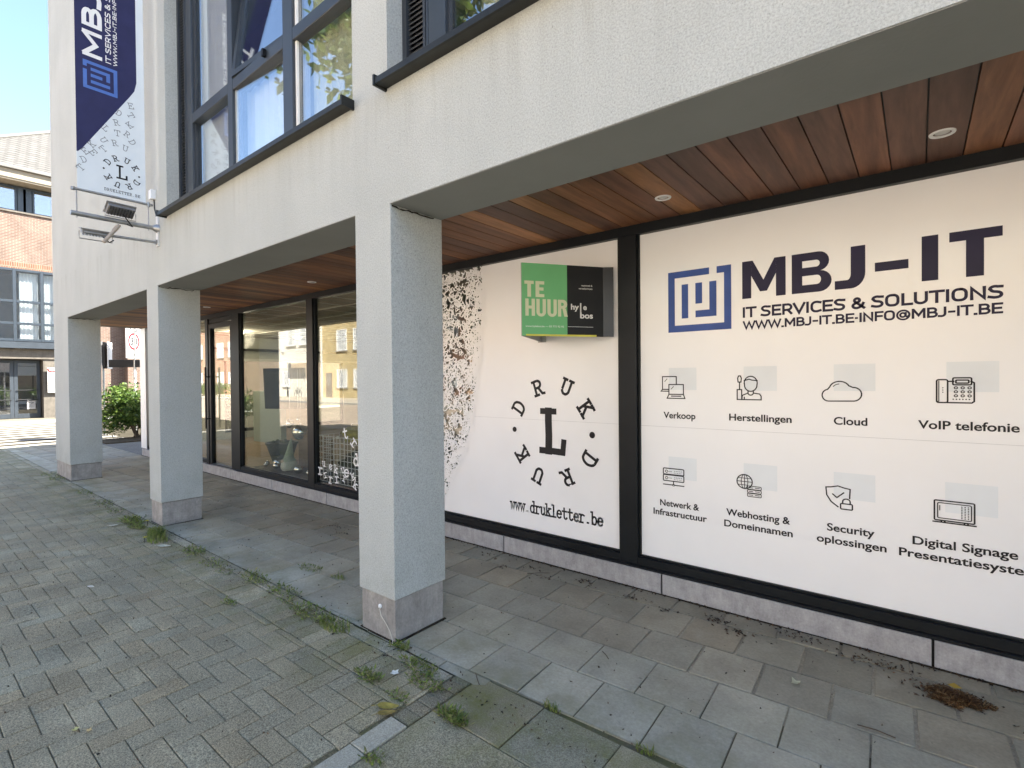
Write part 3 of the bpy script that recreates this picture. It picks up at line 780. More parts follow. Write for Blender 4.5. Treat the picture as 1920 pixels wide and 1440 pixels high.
# ------------------------------------------------------------------ printed panel with services
PY = 3.656
def service_panel():
    t = thing('sign_panel', 'large white printed window panel with navy lettering, blue square logo and eight service icons', 'sign', (-.55, PY, .243))
    m = MB(); m.box(-1.662, .604, PY, PY+.006, .243, 2.687); m.build('panel_board', M['vinyl'], t)
    mp = front(PY); o1, o2 = .0012, .0026
    m = MB(); m.box(-1.66, .60, PY-.0008, PY, 1.2325, 1.2345); m.build('panel_seam', M['seam'], t)
    # square bracket logo
    L = MB()
    def rect(mb, a, b, c, d, off=o2): mb.poly([mp(a,c,off), mp(b,c,off), mp(b,d,off), mp(a,d,off)])
    rect(L,-1.442,-1.393,1.928,2.368); rect(L,-1.393,-1.0,1.928,1.976); rect(L,-1.047,-1.0,1.976,2.368)
    rect(L,-1.393,-1.147,2.321,2.368); rect(L,-1.096,-1.047,2.321,2.368)
    rect(L,-1.342,-1.295,2.025,2.270); rect(L,-1.243,-1.196,2.123,2.270); rect(L,-1.146,-1.098,2.026,2.270); rect(L,-1.243,-1.146,2.026,2.074)
    L.build('square_logo', M['blue'], t)
    # heavy headline letters
    H = MB(); z0, z1 = 2.123, 2.372; zh = z1-z0
    def P(pts, x, w): H.poly([mp(x+a*w, z0+b*zh, o2) for a, b in pts])
    x, w = -.929, .262
    P([(0,0),(.215,0),(.215,1),(0,1)], x, w); P([(.785,0),(1,0),(1,1),(.785,1)], x, w)
    P([(.215,1),(.215,.62),(.42,.19),(.58,.19),(.5,.5),(.26,1)], x, w) if False else None
    P([(.2152,.60),(.42,.16),(.5,.16),(.5,.46),(.25,1),(.2152,1)], x, w); P([(.7848,.60),(.58,.16),(.5,.16),(.5,.46),(.75,1),(.7848,1)], x, w)
    x, w = -.632, .217
    def ring(o, i):      # strip between two outlines with the same number of points
        for a, b, c, d in zip(o, o[1:], i[1:], i): H.poly([mp(*a,o2), mp(*b,o2), mp(*c,o2), mp(*d,o2)])
    X = lambda a, b: (x+a*w, z0+b*zh)
    P([(0,0),(.27,0),(.27,1),(0,1)], x, w)
    up_o = [X(.27,1)]+[X(a,b) for a,b in arc(.68,.76,.26,.24,90,-90,10)]+[X(.27,.52)]
    up_i = [X(.27,.80)]+[X(a,b) for a,b in arc(.62,.715,.09,.085,90,-90,10)]+[X(.27,.63)]
    lo_o = [X(.27,.52)]+[X(a,b) for a,b in arc(.70,.265,.30,.265,90,-90,10)]+[X(.27,0)]
    lo_i = [X(.27,.425)]+[X(a,b) for a,b in arc(.64,.31,.10,.115,90,-90,10)]+[X(.27,.195)]
    ring(up_o, up_i); ring(lo_o, lo_i)
    x, w = -.402, .156
    jo = [(1,1),(1,.36)]+arc(.55,.36,.45,.36,0,-90,8)+[(.02,0)]; ji = [(.54,1),(.54,.36)]+arc(.42,.36,.12,.15,0,-90,8)+[(.02,.21)]
    ring([X(*p) for p in jo], [X(*p) for p in ji])
    rect(H,-.2,-.045,2.206,2.258); rect(H,.013,.084,z0,z1); rect(H,.130,.340,2.3195,z1); rect(H,.198,.269,z0,2.3195)
    H.build('headline_lettering', M['navy'], t)
    m = MB(); sans(m, 'IT SERVICES & SOLUTIONS', mp, -.925, .339, 1.997, .069, .205, off=o2); m.build('subtitle_lettering', M['navy'], t)
    m = MB(); sans(m, 'WWW.MBJ-IT.BE*INFO@MBJ-IT.BE', mp, -.920, .337, 1.918, .055, .205, off=o2)
    m.build('contact_lettering', M['navy'], t)
    # icons
    W_ = .0072
    def cap(mb, s, x0, x1, z, h=.047): text(mb, s, mp, x0, x1, z, z+h, .020, off=o2)
    def icon(name, sq, box, fn, caps):
        m = MB(); x0, z0, x1, z1 = box
        def S_(pts, closed=False, w=W_): stroke(m, [(x0+a*(x1-x0), z0+b*(z1-z0)) for a, b in pts], w, mp, closed, off=o2)
        def D_(c, r): disc(m, (x0+c[0]*(x1-x0), z0+c[1]*(z1-z0)), r, mp, o2+.001, 8)
        fn(S_, D_)
        o = m.build(name, M['ink'], t)
        m = MB(); m.poly([mp(sq[0],sq[1],o1), mp(sq[2],sq[1],o1), mp(sq[2],sq[3],o1), mp(sq[0],sq[3],o1)]); m.build('tint_square', M['tint'], o)
        m = MB()
        for c in caps: cap(m, *c)
        m.build('caption_lettering', M['ink'], o)
    def laptops(S_, D_):
        S_([(.06,.42),(.06,1),(.66,1),(.66,.68)]); S_([(.06,.42),(0,.34),(.32,.34)]); S_([(.06,.42),(.32,.42)])
        S_([(.34,.64),(.96,.64),(.96,.2),(.34,.2)], True); S_([(.34,.2),(.26,.02),(1.02,.02),(.96,.2)]); S_([(.45,.12),(.85,.12)])
        S_([(.16,.78),(.26,.9)], w=.004); S_([(.44,.44),(.54,.55)], w=.004)
    icon('laptop_icon', (-1.441,1.507,-1.239,1.668), (-1.500,1.442,-1.326,1.605), laptops, [('Verkoop', -1.483,-1.247,1.297)])
    def fixer(S_, D_):
        S_([(0,.0),(.19,0),(.19,.42),(0,.42)], True); S_([(.1,.42),(.1,.72)]); S_([(.04,.74),(.02,.9),(.06,1),(.14,1),(.18,.9),(.16,.74)], True)
        S_(arc(.57,.64,.27,.36,170,-10,12)[:1]+arc(.57,.70,.27,.28,180,0,12)+arc(.57,.62,.26,.27,0,-180,12)[1:-1], True)
        S_([(.30,.80),(.5,.86),(.62,.82),(.84,.80)]); S_([(.46,.38),(.46,.28),(.22,.18),(.2,.0),(1,0),(1,.14),(.94,.24),(.68,.28),(.68,.38)])
        S_(arc(.57,.28,.11,.09,180,360,6)); S_([(.30,0),(.30,.1)])
    icon('repair_icon', (-.923,1.505,-.720,1.668), (-.964,1.445,-.814,1.605), fixer, [('Herstellingen', -1.017,-.635,1.300)])
    def cloud(S_, D_):
        S_(arc(.17,.30,.17,.30,270,100,10)+arc(.45,.62,.26,.38,165,25,12)+arc(.80,.36,.20,.34,95,-85,10)+[(.17,0)], True); S_(arc(.45,.62,.18,.25,150,95,5), w=.0045)
    icon('cloud_icon', (-.406,1.508,-.198,1.670), (-.467,1.445,-.265,1.566), cloud, [('Cloud', -.406,-.237,1.302)])
    def phone(S_, D_):
        S_(rrect(0,.30,0,.93,.06), True); S_([(.30,.86),(.46,.86)]); S_([(.92,.86),(1,.8),(1,.06),(.94,.0),(.30,.0)]); S_(rrect(.44,.93,.72,1,.04), True); S_(rrect(.52,.86,.79,.91,.03), True)
        for i in range(3):
            for j in range(3): S_(arc(.52+.18*i,.60-.16*j,.045,.045,0,330,7), w=.0045)
        for i in range(6): D_((.45+.085*i,.14), .0035)
        for j in range(3): D_((.17,.42+.09*j), .003)
        S_([(-.0,.05),(.06,.05),(.06,.88)], w=.004)
    icon('telephone_icon', (.118,1.507,.328,1.670), (.077,1.448,.231,1.583), phone, [('VoIP telefonie', -.003,.404,1.300)])
    def server(S_, D_):
        for z in (.64,.28):
            S_(rrect(0,1,z,z+.33,.05), True); S_(arc(.16,z+.16,.06,.07,0,330,8), w=.0045)
            for i in range(3): D_((.28+.06*i,z+.16), .003)
            for i in range(5): D_((.56+.08*i,z+.20), .003); D_((.54+.08*i,z+.10), .003)
        S_([(.5,.28),(.5,.1)]); S_(arc(.5,.07,.05,.05,0,330,8), w=.005); S_([(0,.07),(.42,.07)]); S_([(.58,.07),(1,.07)])
    icon('server_icon', (-1.447,.853,-1.241,1.015), (-1.487,.796,-1.333,.930), server, [('Netwerk &', -1.514,-1.224,.643), ('Infrastructuur', -1.566,-1.170,.571)])
    def globe(S_, D_):
        S_(arc(.32,.68,.32,.33,0,360,20)[:-1], True); S_(arc(.32,.68,.14,.33,0,360,16)[:-1], True, .0045); S_([(.32,1),(.32,.36)], w=.0045); S_([(0,.68),(.64,.68)], w=.0045)
        S_([(.06,.84),(.58,.84)], w=.004); S_([(.06,.52),(.45,.52)], w=.004)
        for z in (.0,.17,.34):
            S_(rrect(.44,1,z,z+.15,.04), True, .005); S_([(.5,z+.075),(.66,z+.075)], w=.0045); S_([(.76,z+.08),(.93,z+.08)], w=.0045)
    icon('globe_icon', (-.925,.848,-.720,1.015), (-.968,.794,-.816,.937), globe, [('Webhosting &', -1.039,-.646,.645), ('Domeinnamen', -1.053,-.631,.566)])
    def shield(S_, D_):
        S_([(.46,.0+.08),(.2,.28),(.03,.56),(0,.9),(.2,.93),(.46,1),(.72,.93),(.92,.9),(.9,.50)]); S_([(.26,.62),(.42,.48),(.68,.72)])
        S_(rrect(.56,1,0,.24,.04), True); S_([(.64,.24),(.64,.34)]+arc(.78,.34,.14,.12,180,0,8)+[(.92,.24)])
    icon('shield_icon', (-.407,.852,-.199,1.012), (-.448,.790,-.312,.928), shield, [('Security', -.443,-.203,.646), ('oplossingen', -.498,-.146,.569)])
    def screen(S_, D_):
        S_(rrect(.03,.97,.14,1,.04), True); S_(rrect(.11,.90,.24,.90,.04), True, .005); S_([(0,.06),(1,.06)]); S_([(.2,.06),(.2,.14)]); S_([(.28,.06),(.28,.14)]); S_([(.74,.06),(.74,.14)]); S_([(.82,.06),(.82,.14)])
        S_([(.16,.58),(.16,.78)], w=.004)
        for i in range(3):
            for j in range(8): D_((.68+.075*i,.32+.07*j), .003)
    icon('screen_icon', (.113,.846,.324,1.012), (.062,.781,.238,.908), screen, [('Digital Signage &', -.028,.47,.643), ('Presentatiesystemen', -.089,.555,.567)])
service_panel()

# ------------------------------------------------------------------ printed panel with the ring of letters
def letter_panel():
    t = thing('sign_panel', 'white printed window panel with a ring of typewriter letters, dissolving into loose letters', 'sign', (-2.9, PY, .243))
    # the left edge follows the scattered letters; the glass shows through on the left
    edge = [(2.687,-3.285),(2.33,-3.29),(2.0,-3.31),(1.72,-3.35),(1.44,-3.395),(1.2,-3.445),(1.03,-3.495),(.88,-3.56),(.74,-3.625),(.58,-3.71),(.44,-3.795),(.34,-3.875),(.243,-3.972)]
    ex = lambda z: next((b+(a-b)*(z-z1)/(z0-z1) for (z0, a), (z1, b) in zip(edge, edge[1:]) if z1 <= z <= z0), -3.97)
    m = MB(); y0, y1 = PY, PY+.006
    for (z0, a), (z1, b) in zip(edge, edge[1:]):
        m.poly([(a,y0,z0),(b,y0,z1),(-1.845,y0,z1),(-1.845,y0,z0)]); m.poly([(a,y1,z0),(-1.845,y1,z0),(-1.845,y1,z1),(b,y1,z1)])
        m.poly([(a,y0,z0),(a,y1,z0),(b,y1,z1),(b,y0,z1)])
    m.build('panel_board', M['vinyl'], t)
    mp = front(PY)
    m = MB(); m.box(-3.44, -1.846, PY-.0008, PY, 1.2335, 1.2352); m.build('panel_seam', M['seam'], t)
    # white letters scattered over the glass
    m = MB(); ch = 'drukleteruDRKU'; k = 0
    z = .26
    for q in range(1250):
        z = rnd.uniform(.26, 2.67); e = ex(z); d = rnd.random()**1.35*.64
        x = e+.02-d
        if x < -3.965 or (d > .12 and rnd.random() < .15): continue
        h = rnd.uniform(.045, .085)
        tw(m, rnd.choice(ch), (max(x,-3.93), min(max(z,.285),2.645)), h, rnd.uniform(0, 360), mp, .15, off=.0005+rnd.random()*.004)
    tag(m.build('scattered_letters', M['vinyl'], t), kind=None)
    m = MB(); c = (-2.494, 1.134)
    for chh, p, in (('D',(-2.846,1.340)),('R',(-2.629,1.518)),('U',(-2.334,1.524)),('K',(-2.147,1.347)),('D',(-2.121,.924)),('R',(-2.336,.752)),('U',(-2.637,.740)),('K',(-2.815,.914))):
        ang = math.degrees(math.atan2(p[1]-c[1], p[0]-c[0]))-90
        tw(m, chh, p, .125, ang+rnd.uniform(-3,3), mp, .185, off=.0025, wide=.98, jit=.0012)
    disc(m, (-2.900,1.135), .024, mp, .0025); disc(m, (-2.089,1.132), .027, mp, .0025)
    m.build('letter_ring', M['ink'], t)
    m = MB(); q = .345; x0, z0 = -2.612, .968
    S_ = lambda pts, w: stroke(m, [(x0+a*.25, z0+b*q) for a, b in pts], w, mp, off=.0025)
    S_([(.10,1.0),(.60,1.0)], .052); S_([(.36,1.0),(.355,.75),(.37,.4),(.36,.0)], .072); S_([(.06,0),(.55,.0),(.94,-.01)], .056); S_([(.95,0),(.985,.25)], .052)
    m.build('centre_letter', M['ink'], t)
    m = MB(); twline(m, 'www.drukletter.be', -2.958, -1.990, .397, .100, mp, .155, .72); m.build('web_address', M['ink'], t)
letter_panel()

# white letters on the next pane
m = MB(); mp = front(GY-.002)
placed = []
for q in range(140):
    x = rnd.uniform(-6.22,-4.25); z = .31+abs(rnd.gauss(0,.16))
    if z > 1.05 or (z > .62 and rnd.random() < .45): continue
    if any((x-a)**2+(z-b)**2 < .0105 for a, b in placed): continue
    placed.append((x, z)); tw(m, rnd.choice('drukletrek'), (x, z), rnd.uniform(.095,.13), rnd.uniform(-22, 22) if rnd.random()<.7 else rnd.uniform(-90,90), mp, .14, off=rnd.random()*.002)
for chh, x, z, a in (('t',-5.62,.94,12),('r',-5.42,.83,-40),('d',-5.40,.62,8),('u',-5.27,.66,-10),('r',-6.2,.42,0),('e',-6.12,.40,20),('e',-6.0,.42,-5),('k',-5.88,.45,15),('e',-5.6,.46,0)):
    if all((x-c)**2+(z-d)**2 > .006 for c, d in placed): tw(m, chh, (x, z), .14, a, mp, .15, off=.003)
o = m.build('window_lettering', M['vinyl'], B)

# ------------------------------------------------------------------ estate agent's V-shaped board
def estate():
    t = thing('letting_board', 'V-shaped green and black letting board with cream TE HUUR lettering fixed to the white panel', 'sign', (-2.25, 3.5, 1.92))
    A = Vector((-2.315,3.015)); F = Vector((-1.935,3.565)); E_ = Vector((-1.868,3.615)); Wl = Vector((-2.59,3.645))
    z0, z1 = 1.921, 2.466
    ax = (F-A).normalized(); nrm = Vector((ax.y,-ax.x)); Lg = (F-A).length     # outward normal
    def mp(u, v, off=0.):
        p = A+ax*u+nrm*off; return (p.x, p.y, z0+v)
    H = z1-z0; sp = Lg*.545
    def slab(a, b, c, d, o0, o1):
        m = MB(); vs = [mp(u, v, o) for o in (o0, o1) for u, v in ((a,c),(b,c),(b,d),(a,d))]
        m.mesh(vs, [(3,2,1,0),(4,5,6,7),(0,1,5,4),(1,2,6,5),(2,3,7,6),(3,0,4,7)]); return m
    slab(0, sp, 0, H, 0, .006).build('green_face', plain('green_print', (.15,.45,.19), .45, .4, var=.04), t)
    slab(sp, Lg, 0, H, 0, .006).build('black_face', plain('black_print', (.008,.009,.010), .45, .4), t)
    # folded flap against the panel
    m = MB(); d = (E_-F).normalized(); n2 = Vector((d.y,-d.x))*.005
    pts = [F, E_, E_+n2, F+n2]
    m.mesh([(p.x,p.y,z) for z in (z0, z1) for p in pts], [(3,2,1,0),(4,5,6,7),(0,1,5,4),(1,2,6,5),(2,3,7,6),(3,0,4,7)])
    m.build('fixing_flap', plain('black_flap', (.018,.018,.02), .35, .5), t)
    m = MB(); d = (Wl-A).normalized(); n2 = Vector((-d.y,d.x))*-.005
    pts = [A, Wl, Wl-n2, A-n2]
    m.mesh([(p.x,p.y,z) for z in (z0, z1) for p in pts], [(0,1,2,3),(7,6,5,4),(0,4,5,1),(1,5,6,2),(2,6,7,3),(3,7,4,0)])
    m.box(Wl.x-.03, Wl.x+.05, 3.645, 3.652, z0-.005, z1); m.build('back_face', plain('grey_board', (.42,.42,.41), .6, .3), t)
    cr = plain('cream_print', (.62,.66,.45), .5, .3, var=.03); o = .0075
    m = MB()
    def bar(a, b, c, d): m.poly([mp(a,c,o), mp(b,c,o), mp(b,d,o), mp(a,d,o)])
    # condensed capitals from bars
    w = .030; zt, zm = .412, .300; hb, ht = .150, .278
    bar(.020,.094,.388,.412); bar(.043,.072,.292,.388)                         # T
    x = .108; bar(x,x+w,.292,.412); bar(x+w,x+.070,.388,.412); bar(x+w,x+.064,.342,.365); bar(x+w,x+.070,.292,.315)
    x = .026; hw = .076
    bar(x,x+w-.004,hb,ht); bar(x+hw-w+.004,x+hw,hb,ht); bar(x+w-.004,x+hw-w+.004,.204,.226)
    for x in (.114,.202):
        bar(x,x+w-.004,hb+.03,ht); bar(x+hw-w+.004,x+hw,hb+.03,ht)
        oo = arc(x+hw/2,hb+.03,hw/2,.034,180,360,10); ii = arc(x+hw/2,hb+.03,hw/2-w+.004,.012,180,360,10)
        for a, b, c, d in zip(oo, oo[1:], ii[1:], ii): m.poly([mp(*a,o),mp(*b,o),mp(*c,o),mp(*d,o)])
    x = .288; bar(x,x+w-.004,hb,ht)
    oo = [(x+w-.004,ht)]+arc(x+.044,ht-.034,.032,.034,90,-90,8)+[(x+w-.004,ht-.068)]; ii = [(x+w-.004,ht-.022)]+arc(x+.038,ht-.034,.010,.012,90,-90,8)+[(x+w-.004,ht-.046)]
    for a, b, c, d in zip(oo, oo[1:], ii[1:], ii): m.poly([mp(*a,o),mp(*b,o),mp(*c,o),mp(*d,o)])
    m.poly([mp(x+.036,ht-.066,o),mp(x+.064,ht-.066,o),mp(x+.080,hb,o),mp(x+.052,hb,o)])
    m.build('large_lettering', cr, t)
    wl = plain('white_print', (.75,.75,.72), .5, .3)
    m = MB(); text(m, 'hy', mp, sp+.030, sp+.098, .205, .250, .03, off=o); text(m, 'e', mp, sp+.133, sp+.163, .205, .250, .03, off=o)
    text(m, 'bos', mp, sp+.108, sp+.215, .140, .186, .03, off=o)
    m.poly([mp(sp+.106,.142,o+.0003),mp(sp+.117,.142,o+.0003),mp(sp+.117,.258,o+.0003),mp(sp+.106,.258,o+.0003)])
    text(m, 'vastgoed &', mp, sp+.118, sp+.212, .388, .402, .01, off=o); text(m, 'verzekeringen', mp, sp+.096, sp+.212, .364, .378, .01, off=o)
    m.poly([mp(sp+.004,.073,o),mp(sp+.216,.073,o),mp(sp+.216,.0755,o),mp(sp+.004,.0755,o)])
    m.build('agent_lettering', wl, t)
    m = MB(); text(m, 'www.hylebos.be \u2014 03 775 92 93', mp, .026, sp-.03, .066, .080, .008, off=o); m.build('contact_lettering', wl, t)
    m = MB(); m.poly([mp(.03,-.001,o),mp(Lg-.06,-.001,o),mp(Lg-.06,.013,o),mp(.03,.013,o)]); m.build('yellow_strip', plain('yellow_print', (.62,.60,.10), .5, .3), t)
estate()

# ------------------------------------------------------------------ projecting banner with its bracket
def banner():
    X = -6.462
    t = thing('hanging_banner', 'tall navy and white cloth banner hung between steel tubes on the render', 'banner', (X, 1.93, 3.26))
    ZT = 7.6; y0, y1 = 1.253, 1.822
    m = MB(); m.box(X-.0015, X+.0015, y0, y1, 3.50, ZT); m.build('banner_cloth', plain('banner_white', (.66,.72,.75), .6, .3, var=.03), t)
    for s, nm in ((1, 'navy_print'), (-1, 'navy_print')):
        f = lambda y, z, o: (X+s*(.0015+o), y, z)
        m = MB(); m.poly([f(y,z,.0006) for y, z in ((y0,ZT),(y0,3.880),(1.262,3.878),(1.296,3.918),(1.69,4.583),(1.735,4.665),(1.755,4.76),(1.757,ZT))])
        m.build(nm, plain('navy_cloth', (.022,.024,.085), .6, .3), t)
        mp = (lambda u, v, off=0.: f(1.463-v, u, .0012+off)) if s > 0 else (lambda u, v, off=0.: f(1.463-v, u, .0012+off))
        wm = M['white']
        m = MB(); sans(m, 'MBJ-IT', mp, 4.856, 5.98, 0, .148, .25); m.build('headline_lettering', wm, t)
        m = MB(); sans(m, 'IT SERVICES & SOLUTIONS', mp, 4.856, 5.98, -.078, .046, .19); sans(m, 'WWW.MBJ-IT.BE*INFO@MBJ-IT.BE', mp, 4.856, 5.98, -.128, .032, .19)
        m.build('contact_lettering', wm, t)
        # bracket logo, turned with the text: u up, v towards the street
        m = MB(); lg = .277; b0, c0 = 4.533, 1.590
        def rect(a, b, c, d): m.poly([f(c0-q*lg, b0+p*lg, .0014) for p, q in ((a,c),(b,c),(b,d),(a,d))])
        for r in ((0,.11,0,1),(.11,1,0,.11),(.89,1,.11,1),(.11,.67,.89,1),(.78,.89,.89,1),(.225,.335,.22,.78),(.45,.56,.445,.78),(.67,.78,.22,.78),(.45,.67,.22,.33)): rect(*r)
        m.build('square_logo', plain('light_blue_print', (.075,.16,.46), .6, .3), t)
        # loose letters and the ring
        mq = (lambda u, v, off=0.: f(u, v, .001+off))
        m = MB(); gl = plain('grey_print', (.20,.22,.235), .6, .3)
        sc = [(1.702,4.500),(1.701,4.400),(1.60,4.385),(1.577,4.279),(1.688,4.295),(1.488,4.187),(1.583,4.172),(1.667,4.190),(1.712,4.122),(1.469,4.061),(1.560,4.063),(1.649,4.038),(1.371,3.986),(1.463,3.969),(1.319,3.900),(1.384,3.908),(1.307,3.814),(1.281,3.725)]
        for (y, z), chh in zip(sc, 'ETDRKLTRDURUKTEEDT'): tw(m, chh, (y, z), .055, rnd.uniform(-60, 60), mq, .11)
        m.build('loose_letters', gl, t)
        m = MB(); c = (1.617, 3.776)
        for chh, a in zip('DRUKDRUK', (147,112,72,35,-30,-66,-106,-146)):
            p = (c[0]+.142*math.cos(R(a)), c[1]+.140*math.sin(R(a))); tw(m, chh, p, .052, a-90, mq, .15)
        disc(m, (c[0]-.152,c[1]), .009, mq, 0); disc(m, (c[0]+.148,c[1]), .009, mq, 0)
        tw(m, 'L', (1.618,3.776), .125, 0, mq, .13, wide=.8)
        twline(m, 'DRUKLETTER.BE', 1.468, 1.770, 3.556, .026, mq, .13, .8)
        m.build('letter_ring', M['ink'], t)
    # tubes and clamps
    m = MB(); m.tube([(X,1.205,3.506),(X,1.885,3.506)], .013, 10); m.build('lower_rod', M['metal'], t, smooth=True)
    m = MB(); m.tube([(X,1.22,3.52),(X,1.22,3.49)], .018, 8); m.tube([(X,1.845,3.53),(X,1.845,3.48)], .016, 8); m.build('rod_clamp', M['metal'], t)
    m = MB()
    for y in (1.246, 1.843): m.tube([(X,y,3.50),(X,y,3.225)], .0065, 8)
    m.build('tie_rod', M['metal'], t, smooth=True)
    m = MB(); m.tube([(X,1.2,3.265),(X,1.90,3.265),(X,1.935,3.265)], .024, 14); m.tube([(X,1.88,3.265),(X,1.932,3.265)], [.026,.055], 12); m.build('bracket_tube', M['metal'], t, smooth=True)
    m = MB(); m.box(X-.03, X+.03, 1.918, 1.934, 3.07, 3.40); m.build('wall_plate', plain('white_paint_metal', (.6,.6,.58), .5, .4), t, bevel=.003)
    m = MB(); m.tube([(X+.0,1.934,3.115),(X,1.30,3.095)], .014, 10); m.box(X-.02,X+.02,1.90,1.934,3.09,3.14); m.build('lower_arm', M['metal'], t, smooth=True)
    m = MB(); m.tube([(X,1.2,7.3),(X,1.935,7.3)], .024, 12); m.tube([(X,1.2,ZT),(X,1.885,ZT)], .013, 10); m.build('upper_bracket', M['metal'], t, smooth=True)
    def flood(lab, c, tilt, turn, arm):
        q = thing('floodlight', lab, 'floodlight', c, 'floodlights lighting the banner')
        Mx = Matrix.Rotation(turn, 3, 'Z') @ Matrix.Rotation(tilt, 3, 'Y'); c = Vector(c)
        m = MB(); m.obox(c, .055, .115, .020, Mx)
        m.obox(c+Mx@Vector((0,0,.026)), .070, .128, .006, Mx); m.build('lamp_housing', plain('flood_housing', (.17,.17,.165), .5, .5, var=.2), q, bevel=.004)
        m = MB()
        for k in range(9): m.obox(c+Mx@Vector((0,-.1+.025*k,-.026)), .05, .003, .010, Mx)
        m.build('cooling_fins', plain('flood_fins', (.045,.044,.042), .5, .4), q)
        m = MB(); p = [c+Mx@Vector((0,sy*.132,0)) for sy in (-1,1)]; dn = Vector((0,0,-.075))
        m.tube([p[0], p[0]+dn, p[1]+dn, p[1]], .005, 6); m.build('yoke', M['metal'], q)
        m = MB(); a = [c+Vector(v) for v in arm]; m.tube(a, .006, 6); m.build('lamp_cable', M['black'], q)
    flood('grey finned floodlight tilted up above the steel bracket tube under the banner', (X+.06,1.585,3.36), R(-38), R(4), [(0,.02,-.03),(.02,.06,-.10),(0,.10,-.14),(-.03,.06,-.12)])
    flood('shallow grey floodlight on the lower bracket arm under the banner', (X-.05,1.405,3.115), R(14), R(-3), [(0,.05,-.02),(.03,.10,-.08),(.02,.14,-.05)])
    m = MB(); m.tube([(X+.05,1.575,3.215),(X+.06,1.44,3.01)], .017, 10); m.tube([(X+.05,1.56,3.195),(X+.053,1.53,3.15)], .021, 10)
    m.build('diagonal_strut', plain('beige_tube', (.36,.31,.25), .5, .4), t, smooth=True)
    j = thing('junction_box', 'small white junction box with a thin cable on the render beside the banner', 'junction box', (-6.56, 1.934, 3.6))
    m = MB(); m.box(-6.60,-6.52, 1.885, 1.934, 3.60, 3.70); m.build('box_housing', M['white'], j, bevel=.006)
    m = MB(); m.tube([(-6.56,1.925,3.60),(-6.555,1.928,3.5),(-6.50,1.926,3.42),(-6.49,1.928,3.36)], .006, 6); m.build('cable', M['grille'], j)
banner()
